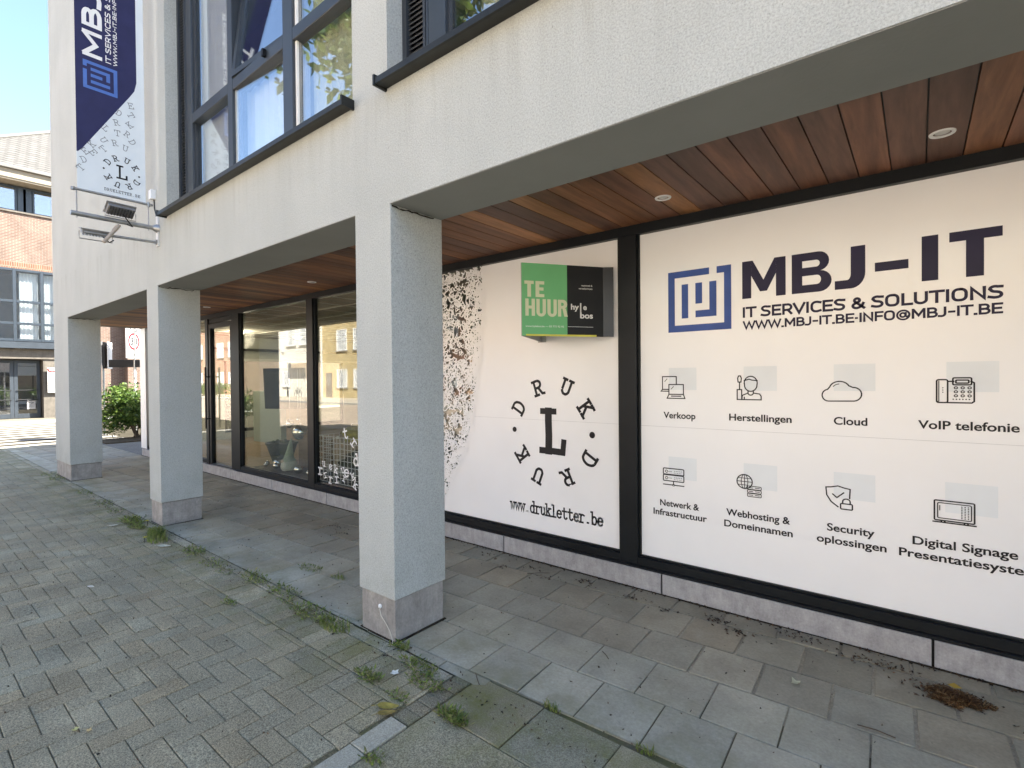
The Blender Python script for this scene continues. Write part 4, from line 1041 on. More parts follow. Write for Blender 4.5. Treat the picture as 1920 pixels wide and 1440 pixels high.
# ------------------------------------------------------------------ brick building across the side street
def brick_building():
    t = thing('brick_building', 'orange brick building with slate-grey window grid and pale hipped roof across the side street', 'building', (-31, 10, 0))
    bk = brick('orange_brick', (.142,.088,.066), (.112,.066,.050), (.185,.165,.138), 'X'); X = -31.0
    m = MB()
    m.box(X-8, X, 1.8, 24, 6.64, 9.10); m.box(X-8, X, 5.35, 24, .30, 6.64); m.box(X-8, X, 1.8, 2.0, .3, 6.64)
    m.box(X, X+.55, 7.72, 10.6, .30, 10.35)                      # projecting pier
    m.box(X-8, X, 6.3, 24, 9.10, 10.35); m.box(X-8, X-1.6, 1.8, 6.3, 3.0, 10.35)
    m.build('brick_wall', bk, t)
    sld = brick('soldier_brick', (.155,.08,.047), (.12,.056,.036), (.20,.17,.13), 'X', .075, .21, .010)
    m = MB(); m.box(X, X+.018, 1.8, 7.71, 6.64, 6.93); m.build('soldier_course', sld, t)
    st = stone('pale_stone', (.105,.092,.074), .5)
    m = MB(); m.box(X-.2, X+.06, 5.36, 7.72, .0, .30); m.box(X-.2, X+.62, 7.72, 24, .0, .30); m.box(X-.02, X+.09, 5.36, 7.71, .20, .29)
    m.box(X-.9, X-.05, 1.8, 5.35, 2.68, 3.12); m.box(X-.9, X-.10, 4.72, 5.35, 0, 2.68)
    m.build('stone_base', st, t)
    m = MB(); m.box(X-1.6, X-.9, 1.8, 5.3, 0, 3.2); m.build('lobby_wall', plain('lobby', (.10,.09,.085)), t)
    m = MB(); m.box(X-.95, X+.18, 1.8, 5.55, 3.14, 3.24); m.box(X-.2, X+.18, 1.8, 5.55, 3.24, 3.42); m.build('canopy', M['frame2'], t)
    m = MB(); m.lathe((X-.35, 3.98, 3.075), [(.10,.0),(.16,.02),(.17,.065)], 18); m.build('canopy_lamp', M['white'], t, smooth=True)
    # window grid
    def grid(name, ys, zs, x, bar, mat):
        f = MB()
        for y in ys: f.box(x-.05, x+.05, y-bar, y+bar, zs[0]-bar, zs[-1]+bar)
        for z in zs:
            for a, b in zip(ys, ys[1:]): f.box(x-.045, x+.045, a+bar, b-bar, z-bar, z+bar)
        w = f.build(name, mat, t, bevel=.006, segs=1)
        p = MB()
        for a, b in zip(ys, ys[1:]):
            for c, d in zip(zs, zs[1:]): p.box(x-.012, x-.004, a+bar, b-bar, c+bar, d-bar)
        p.build('window_pane', M['glass_up'], w); return w
    fr = plain('steel_blue_frame', (.024,.033,.043), .4, .5, var=.1)
    w = grid('window', [2.05, 2.9, 3.80, 4.70, 5.30], [3.5, 4.23, 5.20, 6.58], X+.02, .055, fr)
    m = MB()
    for a, b, z0, z1 in ((3.98,4.6,3.5,6.5),(4.8,5.25,3.5,6.5),(2.2,2.8,3.5,6.5)):
        n = 14
        for k in range(n):
            ya, yb = a+(b-a)*k/n, a+(b-a)*(k+1)/n
            m.poly([(X-.18+.02*math.sin(k*2.1),ya,z0),(X-.18+.02*math.sin((k+1)*2.1),yb,z0),(X-.18+.02*math.sin((k+1)*2.1),yb,z1),(X-.18+.02*math.sin(k*2.1),ya,z1)])
    m.build('curtain', M['vinyl'], w)
    m = MB(); m.box(X-1.59, X-1.5, 1.85, 5.3, 3.3, 6.6); m.build('room_wall', plain('dim_room', (.10,.10,.10)), w)
    w2 = grid('window', [1.9, 3.95, 4.22, 4.50, 6.25], [9.22, 10.28], X-.25, .05, fr)
    m = MB(); m.box(X-.26, X-.2, 3.97, 4.48, 9.25, 10.25); m.build('window_panel', fr, w2)
    m = MB(); m.box(X-.4, X+.06, 1.8, 6.3, 9.10, 9.17); m.build('window_sill', st, w2)
    m = MB(); m.box(X-1.58, X-1.5, 1.85, 6.3, 9.2, 10.3); m.build('room_wall', plain('dim_room2', (.16,.17,.18)), w2)
    # glazed entrance doors
    for k, (a, b) in enumerate(((3.0, 3.80), (3.80, 4.68))):
        f = MB(); x = X-.55
        f.box(x-.03, x+.03, a+.005, a+.13, .02, 2.62); f.box(x-.03, x+.03, b-.13, b-.005, .02, 2.62)
        f.box(x-.028, x+.028, a+.13, b-.13, 2.50, 2.62); f.box(x-.028, x+.028, a+.13, b-.13, .02, .22)
        d = f.build('entrance_door', M['frame2'], t, bevel=.004, segs=1)
        p = MB(); p.box(x-.006, x+.002, a+.13, b-.13, .22, 2.50); p.build('door_pane', M['glass_up'], d)
        h = MB()
        for z in (.85, 1.28): h.tube([(x+.07,a+.08,z),(x+.07,b-.08,z)], .018, 8)
        h.build('push_bar', M['black'], d)
    # roof, gutter and soffit
    rf = NT('pale_tiles'); tc = rf.n('ShaderNodeTexCoord'); sx = rf.n('ShaderNodeSeparateXYZ'); rf.l(tc.outputs['Object'], sx.inputs[0])
    cx = rf.n('ShaderNodeCombineXYZ'); rf.l(rf.math('ADD', sx.outputs[1], sx.outputs[0]), cx.inputs[0]); rf.l(sx.outputs[2], cx.inputs[1])
    b = rf.n('ShaderNodeTexBrick'); rf.l(cx.outputs[0], b.inputs['Vector'])
    for k, c in ((1,(.092,.089,.082)),(2,(.074,.071,.065)),(3,(.022,.02,.019))): b.inputs[k].default_value = (*c,1)
    b.inputs['Scale'].default_value = 1; b.inputs['Brick Width'].default_value = .34; b.inputs['Row Height'].default_value = .165; b.inputs['Mortar Size'].default_value = .016
    rf.bump(b.outputs['Fac'], -.8, .02); rm = rf.done(b.outputs[0], .8, .3)
    m = MB(); e = .55; z0 = 10.98; a = (X+e, 1.2, z0); b_ = (X+e, 24.6, z0); c_ = (X-8.5, 24.6, z0); d_ = (X-8.5, 1.2, z0)
    r1 = (X-4, 5.8, 14.55); r2 = (X-4, 20, 14.55)
    m.mesh([a, b_, c_, d_, r1, r2], [(0,1,5,4),(1,2,5),(2,3,4,5),(3,0,4),(3,2,1,0)]); m.build('roof', rm, t)
    m = MB(); m.tube([a, r1], .11, 6); m.build('hip_tiles', plain('hip_tile', (.10,.096,.088), .8, .2), t)
    m = MB(); m.box(X+e-.02, X+e+.14, 1.1, 24.7, 10.82, 10.97); m.build('gutter', plain('gutter_zinc', (.13,.125,.115), .5, .5), t, bevel=.02)
    m = MB(); m.box(X-8.4, X+e-.02, 1.25, 24.5, 10.37, 10.80); m.box(X+e-.02, X+e+.02, 1.25, 24.5, 10.45, 10.81); m.build('eaves_board', plain('eaves', (.24,.21,.16), .7, .3), t)
brick_building()
def notice(name, lab, x, y0, y1, z0, z1, red):
    t = thing(name, lab, 'notice', (x, (y0+y1)/2, z0))
    m = MB(); m.box(x-.012, x, y0, y1, z0, z1); m.build('board', plain('notice_paper', (.34,.33,.32), .6, .3), t)
    mp = lambda u, v, off=0.: (x+.003+off, y0+u, z0+v); w, h = y1-y0, z1-z0
    m = MB()
    if red: stroke(m, [(.04*w,.93*h),(.12*w,.85*h),(.35*w,.83*h),(.7*w,.87*h),(.95*w,.94*h)], .05, mp); m.build('red_swoosh', plain('red_print', (.13,.006,.008), .5, .3), t)
    else: stroke(m, [(.2*w,.75*h),(.5*w,.85*h),(.8*w,.72*h),(.5*w,.66*h)], .025, mp); m.build('dark_emblem', M['ink'], t)
    m = MB(); g = plain('grey_paper', (.16,.16,.155), .6, .2)
    for k in range(5): m.poly([mp(.15*w,(.52-.08*k)*h,0), mp(.85*w,(.52-.08*k)*h,0), mp(.85*w,(.555-.08*k)*h,0), mp(.15*w,(.555-.08*k)*h,0)])
    m.build('printed_lines', g, t)
notice('notice_board', 'white notice with a red swoosh on the stone wall beside the grey entrance doors', -30.98, 4.84, 5.33, 1.15, 2.30, True)
notice('door_notice', 'small white notice low on the glass of the grey entrance door', -31.535, 4.22, 4.50, .42, .80, False)

# ------------------------------------------------------------------ street signs by the crossing
def signs():
    gm = M['metal']
    t = thing('zone_sign', 'white speed zone sign, red ring reading 30, on a sticker-covered post above the bush', 'road sign', (-18.72, 4.93, 0))
    m = MB(); m.tube([(-18.74,4.93,-.02),(-18.74,4.93,2.95),(-18.74,4.93,3.6)], .036, 12); m.build('post', gm, t, smooth=True)
    Mz = Matrix.Rotation(R(43), 3, 'Z'); c = Vector((-18.72,4.90,2.94))
    def mp(u, v, off=0.): return tuple(c+Mz@Vector((.014+off,u,v)))
    m = MB(); m.obox(c, .012, .35, .62, Mz); m.build('sign_plate', plain('sign_white', (.40,.395,.39), .4, .4, var=.03), t, bevel=.008)
    m = MB(); oo = arc(0,-.10,.26,.26,0,360,28); ii = arc(0,-.10,.20,.20,0,360,28)
    for a, b, d, e in zip(oo, oo[1:], ii[1:], ii): m.poly([mp(*a,.002),mp(*b,.002),mp(*d,.002),mp(*e,.002)])
    m.build('red_ring', plain('sign_red', (.16,.006,.012), .5, .3), t)
    m = MB(); text(m, '30', mp, -.15, .15, -.21, .02, .02, off=.002); text(m, 'ZONE', mp, -.20, .20, .19, .285, .02, off=.002)
    m.poly([mp(-.04,-.48,.002),mp(.04,-.48,.002),mp(0,-.55,.002)]); m.build('lettering', M['ink'], t)
    m = MB()
    for k, (z, h) in enumerate(((.95,.20),(1.2,.28),(1.52,.16),(1.75,.22))): m.tube([(-18.74,4.93,z),(-18.74,4.93,z+h)], .0385, 12, cap=False)
    m.build('stickers', plain('sticker', (.62,.62,.60), .6, .3, var=.5, vs=25), t)
    a = thing('direction_sign', 'dark back of a long narrow direction sign on the zone sign post', 'road sign', (-18.8, 4.8, 2.1))
    m = MB(); Mz2 = Matrix.Rotation(R(-38), 3, 'Z'); m.obox((-18.82,4.80,2.17), .014, .53, .115, Mz2); m.build('sign_board', M['black'], a, bevel=.02)
    m = MB(); m.tube([(-18.74,4.93,2.10),(-18.80,4.90,2.10)], .018, 8); m.tube([(-18.74,4.93,2.25),(-18.80,4.90,2.25)], .018, 8); m.build('clamp', gm, a)
    s = thing('street_sign', 'grey post with a dark sign seen edge-on behind the corner column', 'road sign', (-19.4, 4.36, 0))
    m = MB(); m.tube([(-19.40,4.30,-.02),(-19.40,4.30,2.0),(-19.42,4.27,2.2),(-19.42,4.27,2.85)], .035, 10); m.build('post', gm, s, smooth=True)
    m = MB(); Mz = Matrix.Rotation(R(62), 3, 'Z'); m.obox((-19.36,4.37,2.42), .03, .21, .40, Mz); m.build('sign_back', M['black'], s, bevel=.01)
    m = MB(); m.obox((-19.32,4.45,2.42), .006, .205, .405, Mz); m.build('sign_face', M['white'], s)
signs()

# ------------------------------------------------------------------ plants
def leafcloud(m, c, r, n, size, cols, fill=.55, lumps=9, flat=1.0, seed=1):
    q = random.Random(seed); c = Vector(c)
    cl = []
    for k in range(lumps):
        d = Vector((q.gauss(0,1), q.gauss(0,1), q.gauss(0,1))).normalized()*q.uniform(.15, .80)
        cl.append((Vector((d.x*r[0], d.y*r[1], d.z*r[2])), q.uniform(.32, .55)))
    for k in range(n):
        o, s = q.choice(cl); d = Vector((q.gauss(0,1), q.gauss(0,1), q.gauss(0,1))).normalized()*(q.random()**.4)*s
        p = c+o+Vector((d.x*r[0], d.y*r[1], d.z*r[2])); sz = size*q.uniform(.6, 1.4)
        a = Vector((q.gauss(0,1), q.gauss(0,1), q.gauss(0,.6))).normalized(); b = a.cross(Vector((q.gauss(0,1), q.gauss(0,1), q.gauss(0,1)))).normalized()
        col = q.choice(cols); f = q.uniform(.75, 1.25)
        m.poly([p-a*sz, p+b*sz*.45, p+a*sz, p-b*sz*.45], tuple(x*f for x in col))
def shrub(lab, x, y, r, h, n, seed):
    q = random.Random(seed)
    t = thing('shrub', lab, 'shrub', (x, y, 0))
    m = MB()
    for k in range(9):
        a = q.uniform(0, 6.28); e = Vector((x+math.cos(a)*r*q.uniform(.3,.7), y+math.sin(a)*r*q.uniform(.3,.7), h*q.uniform(.5,.85)))
        m.tube([(x+q.uniform(-.1,.1),y+q.uniform(-.1,.1),-.02), (x+(e.x-x)*.4,y+(e.y-y)*.4,h*.3), e], [.022,.014,.005], 6)
    m.build('stems', M['bark'], t)
    m = MB(); leafcloud(m, (x,y,h*.54), (r*1.05,r*1.05,h*.52), n, .052, [(.070,.125,.022),(.10,.16,.028),(.045,.085,.018),(.13,.19,.04)], lumps=26, seed=seed)
    m.build('foliage', M['leaf'], t)
shrub('bushy green shrub beneath the speed zone sign', -17.55, 4.62, .95, 1.62, 8500, 3)
shrub('green shrub seen through the side window of the shop, nearest the printed pane', -17.4, 7.1, .95, 1.5, 3000, 5)
shrub('green shrub at the back of the bed, seen through the side window of the shop', -17.5, 9.0, 1.0, 1.55, 2500, 8)
bed = MB(); bed.box(-17.7,-16.5, 3.7, 11, -.14, .02); tag(bed.build('planting_bed', plain('soil', (.075,.062,.045), .95, .1, var=.4, vs=8, bump=.6, bs=30)), kind='structure')

def tree(lab, x, y, h, c, r, n, seed):
    q = random.Random(seed); t = thing('tree', lab, 'tree', (x, y, 0))
    m = MB(); top = Vector(c); m.tube([(x,y,-.1),(x+.1,y,h*.25),(x,y+.1,h*.45),(c[0],c[1],h*.75)], [.34,.26,.2,.08], 12)
    for k in range(10):
        a = q.uniform(0, 6.28); z = h*q.uniform(.35,.6); e = Vector((x+math.cos(a)*r[0]*.7, y+math.sin(a)*r[1]*.7, z+h*q.uniform(.12,.32)))
        m.tube([(x,y,z), ((x+e.x)/2,(y+e.y)/2,(z+e.z)/2+.3), e], [.11,.07,.02], 7)
    m.build('trunk', M['bark'], t, smooth=True)
    m = MB(); leafcloud(m, c, r, n, .23 if h < 15 else .34, [(.05,.085,.018),(.07,.11,.02),(.035,.06,.014),(.09,.125,.03)], lumps=26, seed=seed); m.build('crown', M['leaf'], t)
tree('tall leafy street tree across the road, mirrored in the upper windows', -23.5, -13.9, 24, (-19.8,-13.6,22.8), (8.2,3.8,7.8), 13000, 4)
tree('rounded street tree opposite the wide panel the opposite pavement', 3.5, -12.0, 11, (3.5,-12.0,9.5), (4.0,3.2,3.8), 5000, 9)

# ------------------------------------------------------------------ houses across the road, mirrored in the glass
def house(lab, x0, x1, h, wall, roofc, wins, door=None, fr=None, oriel=None):
    y = -19.0; t = thing('house', lab, 'house', ((x0+x1)/2, y, 0)); fr = fr or M['white']
    m = MB(); m.box(x0, x1, y-8, y, -.1, h); m.build('house_wall', wall, t)
    m = MB(); e = .3
    m.mesh([(x0,y+e,h),(x1,y+e,h),(x1,y-8-e,h),(x0,y-8-e,h),(x0,y-4,h+3),(x1,y-4,h+3)], [(0,1,5,4),(2,3,4,5),(1,2,5),(3,0,4),(3,2,1,0)])
    rf = m.build('house_roof', roofc, t)
    m = MB(); m.box(x0+.02, x1-.02, y+.1, y+e+.06, h-.16, h-.02); m.build('house_gutter', M['frame2'], t)
    if oriel:
        a, b, c, d = oriel; m = MB(); m.box(a, b, y, y+.9, c, d); m.build('oriel', wall, t)
    for wx0, wx1, z0, z1 in wins:
        yy = y+.9 if oriel and oriel[0] <= wx0 and wx1 <= oriel[1] and z0 > oriel[2] else y
        f = MB(); b = .07
        f.box(wx0, wx0+b, yy+.005, yy+.05, z0, z1); f.box(wx1-b, wx1, yy+.005, yy+.05, z0, z1); f.box((wx0+wx1)/2-.04, (wx0+wx1)/2+.04, yy+.006, yy+.052, z0+b, z1-b)
        f.box(wx0+b, wx1-b, yy+.005, yy+.05, z0, z0+b); f.box(wx0+b, wx1-b, yy+.005, yy+.05, z1-b, z1)
        w = f.build('window', fr, t)
        p = MB(); p.box(wx0+b, wx1-b, yy+.004, yy+.02, z0+b, z1-b); p.build('window_pane', HG, w)
        p = MB(); n = 10
        for k in range(n):
            if k in (4, 5): continue
            xa = wx0+b+(wx1-wx0-2*b)*k/n; p.box(xa+.01, xa+(wx1-wx0-2*b)/n*.6, yy+.021, yy+.026, z0+b, z1-b)
        p.build('net_curtain', M['vinyl'], w)
        p = MB(); p.box(wx0-.08, wx1+.08, yy+.003, yy+.12, z0-.1, z0-.004); p.build('window_sill', M['base'], w)
    if door:
        m = MB(); m.box(door, door+.95, y+.004, y+.06, .05, 2.3); d = m.build('front_door', M['frame2'], t)
        m = MB(); m.box(door+.15, door+.8, y+.061, y+.07, 1.2, 2.15); m.build('door_pane', HG, d)
HG = plain('house_glass', (.10,.12,.14), .08, .6)
yb = brick('yellow_brick', (.50,.38,.17), (.42,.31,.13), (.45,.40,.30), 'Y'); ob = brick('red_brick', (.36,.15,.085), (.28,.11,.07), (.38,.32,.26), 'Y')
wr = plain('white_render', (.66,.63,.56), .85, .2, var=.05, vs=1); gr = plain('grey_render', (.42,.41,.39), .85, .2, var=.08, vs=1); pr_ = plain('peach_render', (.55,.36,.24), .85, .2, var=.06, vs=1)
tr_ = plain('terracotta_roof', (.26,.10,.06), .8, .2, var=.2); sr_ = plain('slate_roof', (.09,.09,.095), .6, .3, var=.2)
def wgrid(x0, x1, n, rows): 
    s = (x1-x0)/n; return [(x0+s*k+s*.22, x0+s*k+s*.78, a, b) for k in range(n) for a, b in rows]
house('yellow brick house with white curtained windows, mirrored in the shop glass', -44, -35.2, 8.4, yb, tr_, [(-41.6,-40.0,4.3,6.2),(-39.0,-37.4,4.3,6.2),(-41.6,-40.0,.95,2.6),(-39.0,-37.4,.95,2.6)], -43.4)
house('white rendered house with a projecting upper bay, mirrored in the shop glass', -52.5, -44.1, 8.8, wr, sr_, [(-48.9,-47.2,5.0,6.9),(-46.5,-44.9,5.0,6.9),(-51.5,-50.2,4.6,6.4),(-51.5,-50.2,1,2.6)], -46.3, oriel=(-49.6,-44.3,3.3,7.6))
house('long red brick terrace with white windows beyond the white house', -78, -52.6, 8.6, ob, tr_, wgrid(-78,-52.6,8,((1.0,2.7),(4.5,6.3))), -60)
house('red brick house right of the yellow one across the road', -35.1, -25.5, 8.6, ob, tr_, wgrid(-35.1,-25.5,4,((4.5,6.3),(1.0,2.7))), -33)
house('peach rendered house across the road', -25.4, -16.6, 9.2, pr_, sr_, wgrid(-25.4,-16.6,3,((4.6,6.5),(1.0,2.7))), -21)
house('grey rendered house across the road from the near column', -16.5, -7, 8.5, gr, tr_, wgrid(-16.5,-7,3,((4.5,6.4),(1.0,2.7))), -12)
house('second yellow brick house across the road from the camera', -6.9, 4, 8.8, yb, sr_, wgrid(-6.9,4,4,((4.5,6.4),(1.0,2.7))), -2)
house('wide white house at the right end of the opposite row', 4.1, 18, 8.6, wr, tr_, wgrid(4.1,18,5,((4.5,6.4),(1.0,2.7))), 9)
m = MB(); leafcloud(m, (-62,-15.2,.75), (9,.6,.8), 5000, .10, [(.08,.13,.025),(.11,.16,.03),(.05,.09,.02)], lumps=60, seed=12)
h = m.build('hedge', M['leaf']); tag(h, 'low trimmed hedge in front of the red brick terrace', 'hedge')
def bicycle(lab, x, y, rz):
    t = thing('bicycle', lab, 'bicycle', (0,0,0), 'bicycles parked against the white house')
    for cx in (-.52, .52):
        m = MB(); m.tube([(cx+.33*math.cos(a*math.pi/12),0,.34+.33*math.sin(a*math.pi/12)) for a in range(25)], .018, 6, cap=False); w = m.build('wheel', M['black'], t)
        m = MB()
        for k in range(8): a = k*math.pi/4; m.tube([(cx,0,.34),(cx+.32*math.cos(a),0,.34+.32*math.sin(a))], .003, 4)
        m.build('spokes', M['metal'], w)
    m = MB()
    for p in (((-.52,0,.34),(-.12,0,.32)),((-.12,0,.32),(-.25,0,.85)),((-.52,0,.34),(-.22,0,.74)),((-.22,0,.74),(.36,0,.80)),((-.12,0,.32),(.37,0,.72)),((.36,0,.88),(.52,0,.34))): m.tube(p, .017, 7)
    m.build('bicycle_frame', plain('bike_paint', (.03,.03,.035), .35, .5), t)
    m = MB(); m.ball((-.27,0,.88), (.13,.07,.035), 12, 8); m.build('saddle', M['black'], t, smooth='all')
    m = MB(); m.tube([(.25,-.28,1.0),(.36,-.2,1.02),(.37,0,.95),(.36,.2,1.02),(.25,.28,1.0)], .012, 7); m.build('handlebar', M['metal'], t)
    t.location = (x, y, 0); t.rotation_euler = (R(6), 0, rz); return t
bk1 = bicycle('dark bicycle leaning at the white house, left of another bicycle', -47.2, -18.2, .1)
dup(bk1, (-48.9,-18.1,0), .4, 'dark bicycle standing beside the first one at the white house')
# ------------------------------------------------------------------ things in the shop window
def display():
    # counter with a dark desk screen behind it
    t = thing('display_counter', 'pale green box counter deep inside the shop', 'counter', (-11.4, 6.2, .18))
    m = MB(); m.box(-12.3,-11.0, 5.55, 6.3, .18, 1.36); m.build('counter_body', plain('mint_board', (.40,.47,.42), .6, .3, var=.03), t, bevel=.006)
    m = MB(); m.box(-11.4,-10.75, 5.7, 6.0, 1.365, 1.62); m.build('dark_box', plain('petrol_box', (.018,.035,.045), .5, .3), t)
    t = thing('wall_screen', 'dark rectangular screen standing on a wooden stand behind the shop glass', 'screen', (-8.3, 4.45, .2))
    Mx = Matrix.Rotation(R(24), 3, 'Z') @ Matrix.Rotation(R(3), 3, 'X')
    m = MB(); m.obox((-8.36,4.30,1.47), .40, .025, .345, Mx); m.build('screen_panel', plain('screen_grey', (.020,.021,.022), .5, .3), t, bevel=.006)
    m = MB(); m.box(-8.95,-8.05, 4.62, 4.66, .2, 1.5); m.build('wooden_back', plain('pale_wood', (.42,.29,.17), .6, .3, var=.12, vs=3), t)
    m = MB(); m.box(-7.42,-6.98, 4.30, 4.34, .2, .72); m.box(-7.9,-7.42, 4.28, 4.33, .2, .76); m.build('lower_board', plain('pale_wood_dark', (.20,.135,.085), .6, .3, var=.15, vs=3), t)
    # planter
    t = thing('planter', 'black tapered planter pot on the display ledge', 'planter', (-8.0, 4.12, .21))
    m = MB(); m.lathe((-8.13,4.12,.21), [(.10,0),(.13,.02),(.235,.36),(.25,.36),(.25,.39),(.22,.39),(.20,.35)], 24); m.build('pot', plain('pot', (.03,.045,.038), .5, .4), t, smooth=True)
    m = MB(); q = random.Random(2)
    for k in range(26): a = q.uniform(0,6.28); m.tube([(-8.13,4.12,.56),(-8.13+.14*math.cos(a),4.12+.14*math.sin(a),.60+q.uniform(0,.03)),(-8.13+.2*math.cos(a),4.12+.2*math.sin(a),.58)], .008, 5, (.05,.08,.03))
    m.build('moss', M['leaf'], t)
    # gnome figure of green felt
    t = thing('felt_gnome', 'small pale green felt gnome with a tall pointed hat on the display ledge', 'figure', (-7.62, 4.0, .205))
    fe = plain('green_felt', (.30,.38,.29), .95, .1, var=.15, vs=20, bump=.4, bs=120); cx, cy = -7.66, 3.99
    m = MB(); m.lathe((cx,cy,.205), [(.02,0),(.10,.01),(.115,.07),(.10,.14),(.06,.19),(.03,.2)], 18); m.build('body', plain('pale_felt', (.50,.55,.47), .95, .1, var=.1, bump=.3, bs=120), t, smooth=True)
    m = MB(); m.lathe((cx,cy,.37), [(.095,-.02),(.10,.0),(.078,.03),(.062,.09),(.045,.16),(.03,.24),(.010,.33),(.0,.34)], 18)
    m.v = [(x+max(0,z-.42)*.25, y, z) for x, y, z in m.v]; m.build('hat', fe, t, smooth=True)
    m = MB(); m.ball((cx-.005,cy-.1,.36), .028, 12, 8); m.build('nose', plain('nose_felt', (.55,.45,.36), .9, .1), t, smooth='all')
    m = MB(); m.ball((cx,cy-.075,.28), (.075,.05,.085), 14, 10); m.build('beard', plain('beard_wool', (.62,.64,.58), .95, .1, bump=.5, bs=90), t, smooth='all')
    # silver balls
    sv = plain('silver_glass', (.86,.85,.82), .06, .5, metal=1, var=.02)
    g = 'silver balls on the display ledge'
    def bauble(x, y, z, r, lab):
        t = thing('silver_ball', lab, 'ornament', (x, y, z-r), g)
        m = MB(); m.ball((x,y,z), r, 24, 14); m.build('ball', sv, t, smooth='all')
        m = MB(); m.tube([(x,y,z+r*.96),(x,y,z+r*1.12)], r*.14, 10); m.build('cap', M['metal'], t)
    for a in ((-8.02,4.0,.285,.08,'silver ball lying left of the felt gnome'), (-7.95,3.93,.255,.05,'small silver ball in front of the larger one by the gnome'),
              (-8.38,4.0,.245,.04,'small silver ball furthest left on the ledge'), (-8.27,3.92,.24,.035,'smallest silver ball near the left end of the ledge'),
              (-7.25,3.92,.272,.067,'silver ball lying right of the felt gnome'), (-6.95,3.92,.25,.045,'small silver ball near the mullion'),
              (-7.50,4.10,.80,.125,'large silver ball above the low boards'), (-8.02,4.2,.90,.075,'silver ball above the planter'), (-7.76,4.2,.98,.028,'tiny silver ball hanging above the boards')): bauble(*a)
    m = MB()
    for x, y, z in ((-7.50,4.10,.93),(-8.02,4.2,.98),(-7.76,4.2,1.01)): m.tube([(x,y,z),(x,y,2.69)], .0015, 4)
    o = m.build('hanging_threads', M['metal']); tag(o, 'thin threads from the shop ceiling holding the upper silver balls', 'thread')
    # wire grid basket
    t = thing('wire_basket', 'white wire grid basket filled with dark and yellow goods behind the lettered pane', 'basket', (-6.3, 4.1, .21))
    m = MB(); x0, x1, y0, y1, z0, z1 = -6.62,-5.3, 3.86, 4.3, .21, .83
    def wire(a, b): m.tube([a, b], .004, 5)
    for k in range(17):
        x = x0+(x1-x0)*k/16
        wire((x,y0,z0),(x,y0,z1))
    for k in range(9):
        z = z0+(z1-z0)*k/8
        wire((x0,y0,z),(x1,y0,z)); wire((x0,y0,z),(x0,y1,z))
    for k in range(6): y = y0+(y1-y0)*k/5; wire((x0,y,z0),(x0,y,z1))
    m.build('wire_grid', M['white'], t)
    m = MB()
    for x in (x0, x0+.52, x1): m.ball((x,y0,z1), .022, 10, 6); m.ball((x,y0,z0+.02), .02, 10, 6)
    m.build('connectors', M['white'], t)
    q = random.Random(5)
    def lump(name, lab, c, r, col):
        m = MB(); sd = q.uniform(0, 9)
        m.ball(c, r, 22, 14, fn=lambda d: 1+.12*math.sin(d.x*40+sd)+.12*math.sin(d.z*55+sd*2)+.1*math.sin(d.y*47))
        o = m.build(name, plain(name, col, .8, .2, var=.3, vs=12), smooth='all'); tag(o, lab, 'bag')
    lump('dark_bag', 'dark crumpled bag inside the wire basket', (-5.95,4.08,.40), (.34,.16,.20), (.03,.032,.035))
    lump('yellow_bag', 'yellow green crumpled bag on top of the wire basket', (-5.98,4.10,.86), (.30,.15,.12), (.30,.27,.06))
    lump('grey_bag', 'pale crumpled cloth at the foot of the wire basket', (-6.18,4.0,.34), (.13,.09,.07), (.32,.33,.30))
display()

# ------------------------------------------------------------------ weeds in the joints
GRASS = [(.17,.23,.045),(.21,.27,.06),(.12,.175,.035),(.27,.27,.09)]
def weed(lab, x, y, r, h, n, kind, seed, name='weed_tuft'):
    q = random.Random(seed); m = MB()
    if r < .1 or kind == 'leaf': h *= .75
    for k in range(n):
        a = q.uniform(0, 6.283); d = 1.12*r*math.sqrt(q.random())
        bx, by = x+d*math.cos(a)*1.5, y+d*math.sin(a)*.6
        f = q.uniform(.65, 1.3); col = tuple(c*f for c in q.choice(GRASS))
        if kind == 'grass':
            L = h*q.uniform(.5,1.2); w = q.uniform(.0016,.003); t = q.uniform(0,6.283); ln = L*q.uniform(.3,1.3)
            dx, dy = math.cos(t), math.sin(t); p1 = Vector((bx+dx*ln*.4, by+dy*ln*.4, L*.65)); p2 = Vector((bx+dx*ln, by+dy*ln, L*q.uniform(.5,1.0))); s = Vector((-dy*w, dx*w, 0))
            b = Vector((bx,by,-.006)); m.poly([b-s,b+s,p1+s*.8,p1-s*.8], col); m.poly([p1-s*.8,p1+s*.8,p2], col)
        else:
            L = h*q.uniform(.15,1); t = q.uniform(0,6.283); sz = q.uniform(.006,.013)*(1+h*3)
            tip = Vector((bx+math.cos(t)*L*.8, by+math.sin(t)*L*.8, L*q.uniform(.25,.9)+.004)); b = Vector((bx,by,-.004))
            mid = (b+tip)/2+Vector((0,0,.006)); ax = (tip-mid).normalized(); s = ax.cross(Vector((q.gauss(0,.4),q.gauss(0,.4),1))).normalized()*sz*.42
            m.poly([b, mid-s*.25, mid+s*.25], (.07,.08,.03)); e = tip+ax*sz*1.3
            m.poly([mid, mid+(e-mid)*.45+s, e, mid+(e-mid)*.45-s], col)
    o = m.build(name, M['leaf'], org=(x, y, 0)); tag(o, lab, 'weed', 'weeds growing in the paving joints'); return o
